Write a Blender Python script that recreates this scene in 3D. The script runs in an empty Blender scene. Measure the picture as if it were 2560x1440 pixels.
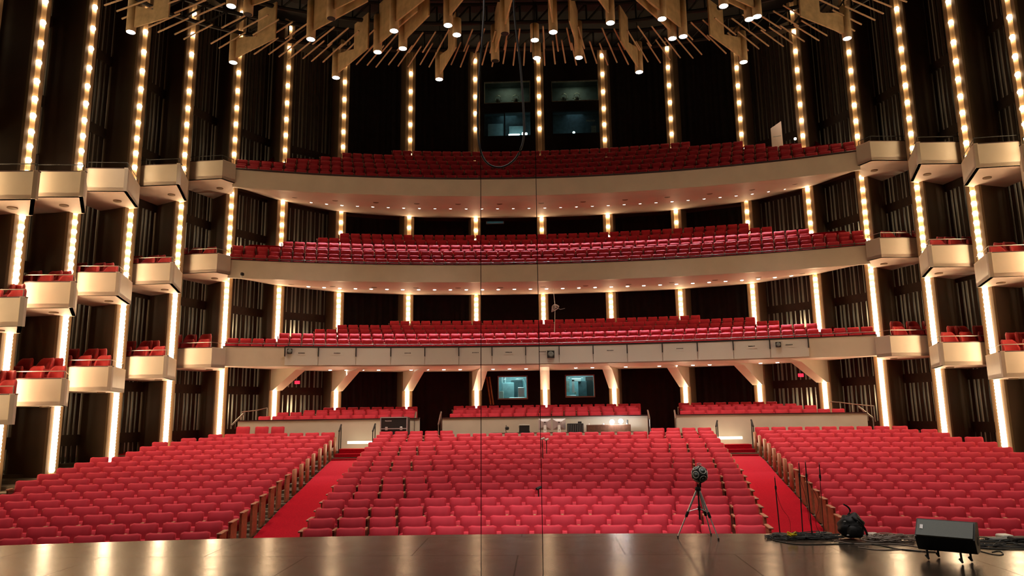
import bpy, math, random
import numpy as np
from mathutils import Matrix, Vector
random.seed(7)
D = bpy.data
COL = bpy.context.scene.collection
SC = bpy.context.scene
PI = math.pi

# ---------------------------------------------------------------- camera
# hall axes: X right, Y from the stage into the auditorium, Z up; stage floor = 0, eye 1.6 m above it
FPX, PSI, PIT, RHO = 1800.0, math.radians(2.5), math.radians(9.85), math.radians(.77)
EYE = np.array([0, 0, 1.6])
_f = np.array([-math.sin(PSI)*math.cos(PIT), math.cos(PSI)*math.cos(PIT), math.sin(PIT)])
_r0 = np.array([math.cos(PSI), math.sin(PSI), 0]); _u0 = np.cross(_r0, _f)
_r = _r0*math.cos(RHO)-_u0*math.sin(RHO); _u = _u0*math.cos(RHO)+_r0*math.sin(RHO)
cam = D.cameras.new('camera'); cam.sensor_width = 36; cam.lens = FPX/2560*36; cam.clip_end = 300
co = D.objects.new('camera', cam); COL.objects.link(co); SC.camera = co
co.matrix_world = Matrix(((_r[0], _u[0], -_f[0], 0), (_r[1], _u[1], -_f[1], 0), (_r[2], _u[2], -_f[2], 1.6), (0, 0, 0, 1)))

def proj(P):
    d = np.array(P, float)-EYE; z = d@_f
    return 1280+FPX*(d@_r)/z, 720-FPX*(d@_u)/z, z
def ray(x, y): return _f+_r*(x-1280)/FPX-_u*(y-720)/FPX
def atY(x, y, Y): d = ray(x, y); return EYE+d*Y/d[1]
def atZ(x, y, Z): d = ray(x, y); return EYE+d*(Z-1.6)/d[2]

# ---------------------------------------------------------------- world, view, light levels
w = D.worlds.new('world'); SC.world = w; w.use_nodes = True
w.node_tree.nodes['Background'].inputs[0].default_value = (1, .62, .38, 1)
w.node_tree.nodes['Background'].inputs[1].default_value = .012
SC.view_settings.view_transform = 'Standard'; SC.view_settings.look = 'None'
SC.view_settings.exposure = 0.0; SC.view_settings.gamma = 1
SC.view_settings.use_curve_mapping = False
SC.cycles.use_denoising = True
SC.cycles.max_bounces = 7; SC.cycles.diffuse_bounces = 4; SC.cycles.glossy_bounces = 4
SC.cycles.sample_clamp_indirect = 6; SC.cycles.caustics_reflective = False; SC.cycles.caustics_refractive = False
BULB_L, CAN_W, DOWN_W, STAGE_W, CORR_W = 25.0, 1100.0, 560.0, 3000.0, 16.0
def light(kind, name, loc, power, color=(1, 1, 1), target=None, size=.1, angle=60, blend=.5, parent=None):
    l = D.lights.new(name, kind); l.energy = power; l.color = color
    if kind == 'SPOT': l.spot_size = math.radians(angle); l.spot_blend = blend; l.shadow_soft_size = size
    elif kind == 'POINT': l.shadow_soft_size = size
    elif kind == 'AREA': l.size = size
    o = D.objects.new(name, l); COL.objects.link(o); o.location = Vector(loc)
    if target is not None:
        o.rotation_euler = (Vector(target)-Vector(loc)).to_track_quat('-Z', 'Y').to_euler()
    if parent: o.parent = parent
    return o
# unseen spots without fixtures, added above the frame to light stalls and apron
for sx in (-6.6, -2.2, 2.2, 6.6):
    for sy, pw in ((13.2, .62), (17.2, .42)):
        light('SPOT', 'stalls_fill_spot', (sx, sy, 13.8), STAGE_W*pw*(1 if abs(sx) < 3 else .8), (1, .84, .76), (sx*1.1, sy+.3, 0), .2, 66, 1)  # added fill from straight above, shades the seat backs from the top
for sx in (-9, 9):
    light('SPOT', 'unseen_stalls_spot', (sx, 14, 14.0), STAGE_W*.7, (1, .78, .64), (sx*1.15, 17, -.6), .25, 60, 1)  # unseen spots added to brighten the side blocks
for sx in (-8.5, 8.5):
    light('SPOT', 'stalls_fill_spot', (sx, 10.2, 13.5), STAGE_W*.55, (1, .82, .74), (sx*1.02, 12.6, -.6), .25, 50, 1)  # added fill for the dark front rows of the side blocks
light('SPOT', 'unseen_stalls_spot', (0.3, 9.5, 13.5), STAGE_W*2.2, (1, .9, .88), (.4, 13.0, -.6), .25, 34, 1)  # unseen spot added for the brighter front centre rows
light('SPOT', 'wedge_fill_spot', (1.5, 3.5, 11), STAGE_W*.4, (1, .9, .8), (3.6, 8.3, 0), .25, 46, .9)  # added fill so the wedge grille reads lighter, no fixture here

# ---------------------------------------------------------------- materials
def mat(name, col, rough=.6, metal=0, noise=None, bump=None, emit=None, estr=0, spec=None, fabric=False):
    m = D.materials.new(name); m.use_nodes = True; nt = m.node_tree; b = nt.nodes['Principled BSDF']
    b.inputs['Base Color'].default_value = (*col, 1); b.inputs['Roughness'].default_value = rough
    b.inputs['Metallic'].default_value = metal
    if spec is not None: b.inputs['Specular IOR Level'].default_value = spec
    if fabric: b.inputs['Sheen Weight'].default_value = .25; b.inputs['Sheen Roughness'].default_value = .5; b.inputs['Sheen Tint'].default_value = (1, .5, .5, 1)
    if noise or bump:
        tc = nt.nodes.new('ShaderNodeTexCoord'); n = nt.nodes.new('ShaderNodeTexNoise')
        nt.links.new(tc.outputs['Object'], n.inputs['Vector'])
        n.inputs['Detail'].default_value = 5
        n.inputs['Scale'].default_value = (noise or bump)[0]
        if noise:
            r = nt.nodes.new('ShaderNodeValToRGB'); k = noise[1]
            r.color_ramp.elements[0].position = .3; r.color_ramp.elements[1].position = .72
            r.color_ramp.elements[0].color = (*[c*(1-k) for c in col], 1); r.color_ramp.elements[1].color = (*[min(1, c*(1+k)) for c in col], 1)
            nt.links.new(n.outputs['Fac'], r.inputs[0]); nt.links.new(r.outputs[0], b.inputs['Base Color'])
        if bump:
            bp = nt.nodes.new('ShaderNodeBump'); bp.inputs['Strength'].default_value = bump[1]; bp.inputs['Distance'].default_value = .01
            nt.links.new(n.outputs['Fac'], bp.inputs['Height']); nt.links.new(bp.outputs[0], b.inputs['Normal'])
    if emit:
        b.inputs['Emission Color'].default_value = (*emit, 1); b.inputs['Emission Strength'].default_value = estr
    return m
M = dict(
    red=mat('red_upholstery', (.50, .023, .040), .75, noise=(6, .08), spec=.3),
    redchair=mat('red_armchair_fabric', (.42, .012, .012), .7, noise=(9, .15), fabric=True),
    wood=mat('seat_wood', (.36, .14, .07), .45, noise=(14, .25)),
    darkwood=mat('dark_wood', (.12, .05, .025), .5, noise=(12, .3)),
    cream=mat('cream_plaster', (.64, .56, .43), .4, noise=(1.5, .05)),
    soffit=mat('soffit_plaster', (.72, .58, .47), .6, noise=(1.2, .04)),
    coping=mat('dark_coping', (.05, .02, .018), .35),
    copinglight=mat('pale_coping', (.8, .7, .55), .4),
    carpet=mat('red_carpet', (.33, .003, .012), .95, noise=(30, .2), bump=(120, .3), spec=.1),
    floor=mat('stalls_floor', (.12, .09, .055), .6, noise=(4, .25)),
    brown=mat('brown_fin_plaster', (.10, .058, .03), .75, noise=(2, .1)),
    trim=mat('column_trim', (.20, .125, .062), .55, noise=(3, .08)),
    brass=mat('lamp_channel', (.34, .235, .13), .3),
    black=mat('black_paint', (.012, .011, .010), .7),
    curtain=mat('black_curtain', (.018, .013, .011), .9, noise=(3, .2)),
    slat=mat('dark_slats', (.05, .034, .022), .7, noise=(5, .2)),
    corr=mat('corridor_wall', (.55, .48, .36), .8),
    bulb=mat('bulb', (1, .9, .7), .4, emit=(1, .71, .42), estr=BULB_L),
    lens=mat('lamp_lens', (1, 1, 1), .4, emit=(1, .95, .86), estr=14),
    plenum=mat('dark_ceiling', (.012, .010, .008), .9),
    ply=mat('ceiling_plywood', (.56, .41, .21), .6, noise=(3.5, .22)),
    rod=mat('ceiling_rod', (.55, .38, .22), .6),
    truss=mat('black_truss', (.012, .014, .012), .5),
    steel=mat('steel', (.36, .34, .31), .35, 1),
    alu=mat('silver_aluminium', (.75, .75, .74), .35, .6),
    rubber=mat('black_rubber', (.01, .01, .01), .6),
    cabinet=mat('speaker_cabinet', (.018, .019, .019), .5, bump=(60, .25)),
    grille=mat('speaker_grille', (.22, .25, .24), .55, bump=(220, .5)),
    cloth=mat('black_nylon', (.009, .009, .010), .65, bump=(30, .4)),
    paleg=mat('pale_grey_paint', (.62, .60, .52), .5),
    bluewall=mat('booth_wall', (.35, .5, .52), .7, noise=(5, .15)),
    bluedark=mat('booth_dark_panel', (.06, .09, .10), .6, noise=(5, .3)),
    gearmetal=mat('equipment_metal', (.4, .42, .36), .4, .3, noise=(8, .3)),
    tube=mat('fluorescent_tube', (1, 1, 1), .5, emit=(.7, 1, 1), estr=9),
    coldlamp=mat('cold_white_lamp', (1, 1, 1), .5, emit=(.92, .96, 1), estr=40),
    striplamp=mat('step_light_strip', (1, 1, 1), .5, emit=(1, .86, .6), estr=5),
    exitred=mat('exit_sign_red', (.8, .02, .04), .5, emit=(1, .02, .06), estr=1.6),
    yellow=mat('yellow_plastic', (.85, .66, .02), .5),
    orange=mat('orange_wood', (.55, .26, .05), .6, noise=(10, .2)),
    cable=mat('grey_cable', (.05, .05, .045), .6),
    palecable=mat('pale_cable', (.35, .27, .22), .45),
    glass=None)
g = D.materials.new('window_glass'); g.use_nodes = True; nt = g.node_tree; nt.nodes.clear()
o_ = nt.nodes.new('ShaderNodeOutputMaterial'); mx = nt.nodes.new('ShaderNodeMixShader'); tr = nt.nodes.new('ShaderNodeBsdfTransparent'); gl = nt.nodes.new('ShaderNodeBsdfGlossy')
gl.inputs['Roughness'].default_value = .02; tr.inputs[0].default_value = (.88, .95, .95, 1); mx.inputs[0].default_value = .05
nt.links.new(tr.outputs[0], mx.inputs[1]); nt.links.new(gl.outputs[0], mx.inputs[2]); nt.links.new(mx.outputs[0], o_.inputs[0]); M['glass'] = g
# stage floor: dark scuffed sheets with seams
m = D.materials.new('stage_boards'); m.use_nodes = True; nt = m.node_tree; b = nt.nodes['Principled BSDF']; M['stage'] = m
tc = nt.nodes.new('ShaderNodeTexCoord'); mp = nt.nodes.new('ShaderNodeMapping'); mp.inputs['Location'].default_value = (.35, 1.15, 0)
br = nt.nodes.new('ShaderNodeTexBrick'); br.inputs['Scale'].default_value = 1; br.inputs['Brick Width'].default_value = 2.44; br.inputs['Row Height'].default_value = 1.22
br.inputs['Mortar Size'].default_value = .010; br.inputs['Mortar Smooth'].default_value = .2; br.inputs['Color1'].default_value = (.060, .045, .032, 1); br.inputs['Color2'].default_value = (.042, .032, .023, 1); br.inputs['Mortar'].default_value = (.01, .008, .006, 1)
no = nt.nodes.new('ShaderNodeTexNoise'); no.inputs['Scale'].default_value = 3.2; no.inputs['Detail'].default_value = 8
ns = nt.nodes.new('ShaderNodeTexNoise'); ns.inputs['Scale'].default_value = 34; ns.inputs['Detail'].default_value = 4
mp2 = nt.nodes.new('ShaderNodeMapping'); mp2.inputs['Scale'].default_value = (.35, 1.6, 1)
mr = nt.nodes.new('ShaderNodeMapRange'); mr.inputs[3].default_value = .13; mr.inputs[4].default_value = .27
mixc = nt.nodes.new('ShaderNodeMix'); mixc.data_type = 'RGBA'; mixc.blend_type = 'MULTIPLY'; mixc.inputs[0].default_value = .7
ra = nt.nodes.new('ShaderNodeValToRGB'); ra.color_ramp.elements[0].position = .35; ra.color_ramp.elements[0].color = (.55, .55, .55, 1); ra.color_ramp.elements[1].position = .65
sc_ = nt.nodes.new('ShaderNodeValToRGB'); sc_.color_ramp.elements[0].position = .68; sc_.color_ramp.elements[0].color = (0, 0, 0, 1); sc_.color_ramp.elements[1].position = .74
mixs = nt.nodes.new('ShaderNodeMix'); mixs.data_type = 'RGBA'; mixs.inputs[7].default_value = (.17, .14, .10, 1)
bp = nt.nodes.new('ShaderNodeBump'); bp.inputs['Strength'].default_value = .06; bp.inputs['Distance'].default_value = .01
L = nt.links.new
L(tc.outputs['Object'], mp.inputs[0]); L(mp.outputs[0], br.inputs[0]); L(tc.outputs['Object'], no.inputs[0]); L(tc.outputs['Object'], mp2.inputs[0]); L(mp2.outputs[0], ns.inputs[0])
L(no.outputs[0], mr.inputs[0]); L(mr.outputs[0], b.inputs['Roughness']); L(br.outputs[0], mixc.inputs[6]); L(no.outputs[0], ra.inputs[0]); L(ra.outputs[0], mixc.inputs[7])
L(ns.outputs[0], sc_.inputs[0]); L(sc_.outputs[0], mixs.inputs[0]); L(mixc.outputs[2], mixs.inputs[6]); L(mixs.outputs[2], b.inputs['Base Color'])
sb = nt.nodes.new('ShaderNodeMath'); sb.operation = 'MULTIPLY_ADD'; sb.inputs[1].default_value = -4.0
L(br.outputs['Fac'], sb.inputs[0]); L(ns.outputs[0], sb.inputs[2]); L(sb.outputs[0], bp.inputs['Height']); L(bp.outputs[0], b.inputs['Normal'])
spm = nt.nodes.new('ShaderNodeMapRange'); spm.inputs[3].default_value = .62; spm.inputs[4].default_value = .08
L(br.outputs['Fac'], spm.inputs[0]); L(spm.outputs[0], b.inputs['Specular IOR Level'])

# ---------------------------------------------------------------- mesh helpers
class MB:
    def __init__(s): s.v = []; s.f = []; s.mi = []; s.cur = 0
    def add(s, v, f):
        n = len(s.v); s.v += [tuple(map(float, p)) for p in v]; s.f += [tuple(i+n for i in q) for q in f]; s.mi += [s.cur]*len(f); return s
    def box(s, c, d, rz=0, rx=0):
        x, y, z = [k/2 for k in d]; R = Matrix.Rotation(rz, 3, 'Z') @ Matrix.Rotation(rx, 3, 'X')
        return s.add([tuple(R @ Vector((a, b_, e))+Vector(c)) for a in (-x, x) for b_ in (-y, y) for e in (-z, z)],
                     [(0, 1, 3, 2), (4, 6, 7, 5), (0, 4, 5, 1), (2, 3, 7, 6), (0, 2, 6, 4), (1, 5, 7, 3)])
    def rbox(s, c, d, b_=.02, rz=0, rx=0):      # box with chamfered vertical and horizontal edges
        x, y, z = [k/2 for k in d]; R = Matrix.Rotation(rz, 3, 'Z') @ Matrix.Rotation(rx, 3, 'X')
        loops = []
        for zz, ins in ((-z, b_), (-z+b_, 0), (z-b_, 0), (z, b_)):
            X, Y = x-ins, y-ins; k = b_ if ins == 0 else b_*.4
            loops.append([(-X+k, -Y, zz), (X-k, -Y, zz), (X, -Y+k, zz), (X, Y-k, zz), (X-k, Y, zz), (-X+k, Y, zz), (-X, Y-k, zz), (-X, -Y+k, zz)])
        return s.loft([[tuple(R @ Vector(p)+Vector(c)) for p in l] for l in loops])
    def loft(s, loops, cap=True, close=True):
        n = len(loops[0]); v = [p for l in loops for p in l]; f = []
        for i in range(len(loops)-1):
            for j in range(n if close else n-1):
                a, b_ = i*n+j, i*n+(j+1) % n; f.append((a, b_, b_+n, a+n))
        if cap: f.append(tuple(range(n-1, -1, -1))); f.append(tuple(range((len(loops)-1)*n, len(loops)*n)))
        return s.add(v, f)
    def prism(s, poly, z0, z1):
        return s.loft([[(x, y, z0) for x, y in poly], [(x, y, z1) for x, y in poly]])
    def tube(s, pts, r, n=6, cap=True):
        pts = [Vector(p) for p in pts]; loops = []
        for i, p in enumerate(pts):
            t = (pts[min(i+1, len(pts)-1)]-pts[max(i-1, 0)]).normalized()
            a = t.cross(Vector((0, 0, 1)) if abs(t.z) < .9 else Vector((1, 0, 0))).normalized(); b_ = t.cross(a)
            rr = r[i] if isinstance(r, (list, tuple)) else r
            loops.append([tuple(p+(a*math.cos(2*PI*k/n)+b_*math.sin(2*PI*k/n))*rr) for k in range(n)])
        return s.loft(loops, cap)
    def lathe(s, prof, c=(0, 0, 0), n=16, M3=None):
        loops = []
        for r, z in prof:
            l = [Vector((r*math.cos(2*PI*k/n), r*math.sin(2*PI*k/n), z)) for k in range(n)]
            if M3 is not None: l = [M3 @ p for p in l]
            loops.append([tuple(p+Vector(c)) for p in l])
        return s.loft(loops)
    def ball(s, c, r, n=8, m_=6, sq=1):
        return s.lathe([(max(.001, r*math.sin(PI*i/m_)), -r*sq*math.cos(PI*i/m_)) for i in range(m_+1)], c, n)
    def grid(s, rows):
        n = len(rows[0]); return s.add([p for r in rows for p in r], [(i*n+j, i*n+j+1, (i+1)*n+j+1, (i+1)*n+j) for i in range(len(rows)-1) for j in range(n-1)])
    def mesh(s, name, mats, smooth=False):
        me = D.meshes.new(name); me.from_pydata(s.v, [], s.f)
        mats = mats if isinstance(mats, (list, tuple)) else [mats]
        for q in mats: me.materials.append(M[q])
        if len(mats) > 1: me.polygons.foreach_set('material_index', s.mi)
        me.update()
        if smooth: me.shade_smooth() if hasattr(me, 'shade_smooth') else me.polygons.foreach_set('use_smooth', [True]*len(me.polygons))
        return me
def link(name, me, parent=None, loc=None, rz=None, **props):
    o = D.objects.new(name, me); COL.objects.link(o)
    if parent is not None: o.parent = parent
    if loc is not None: o.location = Vector(loc)
    if rz is not None: o.rotation_euler = (0, 0, rz)
    for k, v in props.items():
        if v is not None: o[k] = v
    return o
def part(name, mb, m_, parent=None, smooth=False, **props): return link(name, mb.mesh(name, m_, smooth), parent, **props)
def thing(name, label, cat, loc=(0, 0, 0), rz=0, group=None):
    return link(name, None, None, loc, rz, label=label, category=cat, group=group)
def struct(name, mb, m_, smooth=False): return part(name, mb, m_, None, smooth, kind='structure')
ORD = ['zeroth', 'first', 'second', 'third', 'fourth', 'fifth', 'sixth', 'seventh', 'eighth', 'ninth', 'tenth', 'eleventh', 'twelfth', 'thirteenth', 'fourteenth', 'fifteenth', 'sixteenth', 'seventeenth', 'eighteenth', 'nineteenth', 'twentieth', 'twenty-first', 'twenty-second', 'twenty-third', 'twenty-fourth', 'twenty-fifth', 'twenty-sixth']

# ---------------------------------------------------------------- plan
COLR = [(0, 35.8), (3.36, 35.6), (6.7, 35.1), (9.85, 33.9), (12.0, 31.8), (13.3, 29.3), (14.07, 26.6), (14.5, 24.0), (14.8, 21.5), (14.85, 19.3), (14.8, 17.4), (14.8, 15.4)]
HC = Vector((0, 19))
def colpos(k):
    x, y = COLR[abs(k)]; return Vector((x if k >= 0 else -x, y))
def outw(k):
    p = colpos(k); c = HC if p.y > 22 else Vector((0, p.y-1.5)); return (p-c).normalized()
KMAX = 11
RC = -24.0                                   # centre of the stalls row arcs
TOPZ = [-.25, -.20, -.13, -.07, -.01, .06, .14, .21, .29, .37, .45, .54, .64, .75, .85, .93, 1.02]
def rowR(i): return 36.5+.847*i
def zfl(R):
    k = (R-36.5)/.847
    if k < 0: return TOPZ[0]-.85
    if k >= 16: return TOPZ[16]-.85
    i = int(k); return TOPZ[i]-.85+(TOPZ[i+1]-TOPZ[i])*(k-i)
def arc(R, a, yc=RC): return (R*math.sin(a), yc+R*math.cos(a))

# ---------------------------------------------------------------- setting: stage, floors, walls
mb = MB(); N = 24
pts = []
for i in range(N+1):
    x = -16+32*i/N; pts.append((x, 10.08-.013*x*x))
poly = pts+[(16, -6), (-16, -6)]
mb.prism(poly[::-1], -.25, 0); struct('floor_stage', mb, 'stage')
mb = MB(); mb.loft([[(x, y+.0, -1.3), (x, y-.1, -1.3), (x, y-.1, -.25), (x, y, -.25)] for x, y in pts]); struct('wall_stage_front', mb, 'black')
# raked stalls floor in steps, one tread per row
mb = MB(); A0, A1 = -.46, .46; NA = 40
prev = None; loops = []
Rs = [(30, zfl(36))]
for i in range(17):
    z = TOPZ[i]-.85; r0 = rowR(i)-.45; Rs += [(r0, Rs[-1][1]), (r0, z)]
Rs += [(51.0, Rs[-1][1]), (51.0, .32), (51.45, .32)]
for R, z in Rs:
    loops.append([(*arc(R, A0+(A1-A0)*j/NA), z) for j in range(NA+1)])
mb.grid(loops); struct('floor_stalls', mb, 'floor')
# red aisle carpets
LE = [-5.54, -5.7, -5.87, -6.02, -6.15, -6.3, -6.42, -6.56, -6.66, -6.77, -6.87, -6.98, -7.08, -7.15, -7.24, -7.33, -7.41]
CLE = [-4.11, -4.29, -4.43, -4.56, -4.71, -4.83, -4.97, -5.08, -5.18, -5.29, -5.4, -5.5, -5.61, -5.7, -5.75, -5.84, -5.92]
CRE = [3.57, 3.77, 3.94, 4.11, 4.26, 4.42, 4.58, 4.73, 4.87, 5.0, 5.13, 5.26, 5.37, 5.47, 5.56, 5.66, 5.77]
RRE = [4.95, 5.1, 5.28, 5.46, 5.64, 5.8, 5.95, 6.1, 6.25, 6.38, 6.5, 6.62, 6.74, 6.86, 6.98, 7.07, 7.16]
def aisle(e0, e1, s0, s1, label, stop=15):
    mb = MB(); rows = []
    for i in range(-1, stop+1):
        j = max(0, i); R = rowR(i)-.3; z = zfl(R)+.06
        ext = -.25 if i < 0 else 0
        rows.append([(lambda x: (x, RC+math.sqrt(R*R-x*x), z))(e0[j]+s0+(e0[1]-e0[0])*ext*3+(e1[j]+s1-e0[j]-s0)*t/4) for t in range(5)])
    top = rows; bot = [[(x, y, z-.12) for x, y, z in r] for r in rows]
    mb.grid(top); mb.grid([r[::-1] for r in bot]); mb.grid([[r[0] for r in bot], [r[0] for r in top]][::-1]); mb.grid([[r[-1] for r in bot], [r[-1] for r in top]])
    part('aisle_carpet', mb, 'carpet', label=label, category='carpet')
aisle(LE, CLE, .14, -.22, 'red carpet runner in the aisle between the left and centre seats')
aisle(CRE, RRE, .22, -.12, 'red carpet runner in the aisle between the centre and right seats')
# steps at the top of each aisle
for sgn, e0, e1, wd in ((-1, LE[15]+.15, CLE[15]-.15, 'left'), (1, CRE[15]+.1, RRE[15]-.1, 'right')):
    t = thing('aisle_steps', f'red carpeted steps at the top of the {wd} aisle below the wall light', 'steps', ((e0+e1)/2, RC+math.sqrt(49.4**2-e0*e0), 0))
    for k in range(3):
        part('step', MB().box((0, .42*k+.1, -.02+.15*k), (e1-e0+.25, .44, .30)), 'carpet', t)
    lx = MB().box((0, 1.3+.33, .62), (e1-e0+.1, .05, .09)); part('light_strip', lx, 'striplamp', t)
    light('AREA', 'aisle_step_glow', (0, 1.25, .75), 9, (1, .75, .4), (0, .2, 0), .8, parent=t)
# cross aisle parapet wall, three sections, with the raised rear parterre behind
def ratio_pt(t, R):                          # point at X/Y = t on an arc of radius R about (0, RC)
    a = 1+t*t; bq = -2*RC; c_ = RC*RC-R*R
    y = (-bq+math.sqrt(bq*bq-4*a*c_))/(2*a); return (t*y, y)
PW = [(-.428, -.173, 'left'), (-.142, .138, 'centre'), (.177, .430, 'right')]
for t0, t1, wd in PW:
    t = thing('parapet_wall', f'low cream parapet wall in front of the {wd} rear seats', 'wall')
    mb = MB(); cp = MB(); l1 = []; l2 = []
    for j in range(17):
        tt = t0+(t1-t0)*j/16; x, y = ratio_pt(tt, 51.5); x2, y2 = ratio_pt(tt, 51.62)
        l1.append([(x, y, .1), (x2, y2, .1), (x2, y2, 1.43), (x, y, 1.43)]); l2.append([(x-.0, y-.03, 1.43), (x2, y2+.03, 1.43), (x2, y2+.03, 1.47), (x, y-.03, 1.47)])
    mb.loft(l1); cp.loft(l2); part('panel', mb, 'cream', t); part('coping', cp, 'coping', t)
    pf = MB(); l = []
    for j in range(17):
        tt = t0+(t1-t0)*j/16; a_ = ratio_pt(tt, 51.62); b_ = ratio_pt(tt, 55.6); l.append([(*a_, .1), (*b_, .3), (*b_, 1.2), (*a_, .75)])
    pf.loft(l); part('floor_deck', pf, 'carpet', t)
# cross aisle floor
mb = MB(); mb.grid([[(*arc(R, A0+(A1-A0)*j/NA), z) for j in range(NA+1)] for R, z in ((51.44, .32), (62, .42))]); struct('floor_cross_aisle', mb, 'carpet')
for t0, t1, wd in ((-.173, -.142, 'left'), (.138, .177, 'right')):
    t = thing('vomitory_steps', f'red carpeted steps rising through the {wd} gap in the parapet wall', 'steps')
    for k in range(3):
        a_ = ratio_pt(t0, 51.7+.45*k); b_ = ratio_pt(t1, 51.7+.45*k); mb = MB(); mb.box(((a_[0]+b_[0])/2, a_[1]+.3, .45+.11*k), (b_[0]-a_[0]-.02, .6, .2)); part('step', mb, 'carpet', t)

# walls behind the columns
def wallpts(off):
    return [colpos(k)+outw(k)*off for k in range(-KMAX, KMAX+1)]
bp_ = wallpts(2.3)
for rng, nm in (((0, 8), 'left'), ((14, 22), 'right')):
    mb = MB(); mb.grid([[(p.x, p.y, z) for p in bp_[rng[0]:rng[1]+1]] for z in (-1, 21)]); struct('wall_corridor_'+nm, mb, 'corr')
# slatted screens on the side bays
for k in list(range(-KMAX, -3))+list(range(3, KMAX)):
    a_, b_ = colpos(k)+outw(k)*1.35, colpos(k+1)+outw(k+1)*1.35
    L_ = (b_-a_).length; d = (b_-a_).normalized(); n_ = int(L_/.21); mb = MB(); ang = math.atan2(d.y, d.x)
    for j in range(n_+1):
        p = a_+d*(j*L_/n_); wd = .12+.05*((j*7+k*3) % 3-1)
        mb.box((p.x, p.y, 9.4), (wd, .05, 21), ang)
    mb2 = MB(); c = (a_+b_)/2
    beams = (.9, 2.75, 6.3, 9.8, 11.8, 14.6)
    i = min(abs(k), abs(k+1)); side = 'left' if k < 0 else 'right'
    o = thing('slatted_screen', f'dark screen of vertical slats, {ORD[i-2]} slatted bay from the back on the {side} side', 'screen')
    part('slats', mb, 'slat', o)
    for z in beams: part('cross_beam', MB().box((c.x, c.y, z), (L_+.1, .09, .36), ang), 'slat', o)
    cc = (colpos(k)+outw(k)*1.95+colpos(k+1)+outw(k+1)*1.95)/2
    for z, pw in ((2.0, 1), (5.6, 1), (9.3, .9), (13.3, .35)):
        light('POINT', 'corridor_lamp', (cc.x, cc.y, z), CORR_W*pw, (1, .82, .55), size=.15)
# black drapes on the central bays
def drape(p0, p1, z0, z1, n=40, amp=.05):
    mb = MB(); p0, p1 = Vector(p0), Vector(p1); d = p1-p0; nrm = Vector((-d.y, d.x)).normalized()
    pr = [p0+d*(j/n)+nrm*amp*math.sin(j*1.9+math.sin(j*.6)) for j in range(n+1)]
    mb.grid([[(p.x, p.y, z) for p in pr] for z in (z0, z1)]); return mb
for k in (-3, -2, 1, 2):
    a_, b_ = colpos(k)+outw(k)*1.9, colpos(k+1)+outw(k+1)*1.9
    side = 'left' if k < 0 else 'right'; o_n = {-3: 'farther', -2: 'nearer', 1: 'nearer', 2: 'farther'}[k]
    part('black_drape', drape(a_, b_, .2, 21), 'curtain', smooth=True, label=f'full-height black drape, the {side} one nearer to the centre column' if o_n == 'nearer' else f'full-height black drape beside the slatted bays on the {side}', category='curtain')
# control-room wall behind the two bays at the centre column
WY = 37.7
HOLES = []
def hole(x0, y0, x1, y1):
    a_ = atY(x0, y0, WY); b_ = atY(x1, y1, WY); h = (a_[0], b_[0], b_[2], a_[2]); HOLES.append(h); return h
W_l = hole(1244, 940, 1320, 998); W_r = hole(1412, 937, 1488, 993)
T_s = hole(1215, 522, 1260, 560)
U_l = hole(1210, 206, 1326, 256); U_r = hole(1378, 204, 1497, 251)
V_l = hole(1210, 283, 1328, 339); V_r = hole(1380, 279, 1500, 333)
xs = sorted({-3.7, 3.7, *[h[0] for h in HOLES], *[h[1] for h in HOLES]}); zs = sorted({.2, 21, *[h[2] for h in HOLES], *[h[3] for h in HOLES]})
mb = MB()
for i in range(len(xs)-1):
    for j in range(len(zs)-1):
        cx, cz = (xs[i]+xs[i+1])/2, (zs[j]+zs[j+1])/2
        if not any(h[0] < cx < h[1] and h[2] < cz < h[3] for h in HOLES):
            mb.box((cx, WY+.05, cz), (xs[i+1]-xs[i], .1, zs[j+1]-zs[j]))
struct('wall_back', mb, 'curtain')
def booth(h, name, label, wallm, lpow, lcol, frame='paleg', fw=.06, depth=1.5, lamp=True):
    x0, x1, z0, z1 = h
    t = thing('booth_window', label, 'window', ((x0+x1)/2, WY, z0)); W = x1-x0; H = z1-z0
    fr = MB()
    for s in (-1, 1): fr.box((s*(W/2-fw/2), .03, H/2), (fw, .14, H)); fr.box((0, .03, H/2+s*(H/2-fw/2)), (W, .141, fw))
    part('frame', fr, frame, t); part('pane', MB().box((0, .06, H/2), (W-.02, .012, H-.02)), 'glass', t)
    rm = MB(); D_ = depth; E = .25
    rm.box((0, D_+.12, H/2), (W+2*E, .04, H+2*E)); rm.box((-W/2-E, D_/2+.14, H/2), (.04, D_, H+2*E)); rm.box((W/2+E, D_/2+.14, H/2), (.04, D_, H+2*E))
    rm.box((0, D_/2+.14, -E), (W+2*E, D_, .04)); rm.box((0, D_/2+.14, H+E), (W+2*E, D_, .04)); part('booth_walls', rm, wallm, t)
    if lamp: light('AREA', 'booth_lamp', (0, .6, H+.18), lpow, lcol, (0, .8, 0), .9, parent=t)
    return t, W, H
t, W, H = booth(W_l, 'w', 'lit teal control-room window left of the centre column, behind the rear seats', 'bluewall', 26, (.6, 1, 1))
for nm, c, d, m_ in (('cabinet', (-.28, .9, .42), (.62, .4, .95), 'bluewall'), ('cabinet', (-.62, .6, .2), (.2, .3, .5), 'paleg'), ('white_unit', (.42, .6, .32), (.34, .3, .62), 'alu'), ('dark_board', (.15, 1.5, .6), (.6, .05, .9), 'bluedark'), ('desk', (.3, .45, .08), (1.0, .5, .05), 'alu')):
    part(nm, MB().rbox(c, d, .015), m_, t)
for px in (-.62, -.45): part('pipe', MB().tube([(px, 1.2, -.2), (px, 1.2, H+.2)], .025), 'alu', t)
part('pipe', MB().tube([(.1, 1.2, H-.12), (.5, 1.2, H-.1), (.6, 1.2, H-.3), (.7, 1.2, .3)], .02), 'alu', t)
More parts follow.
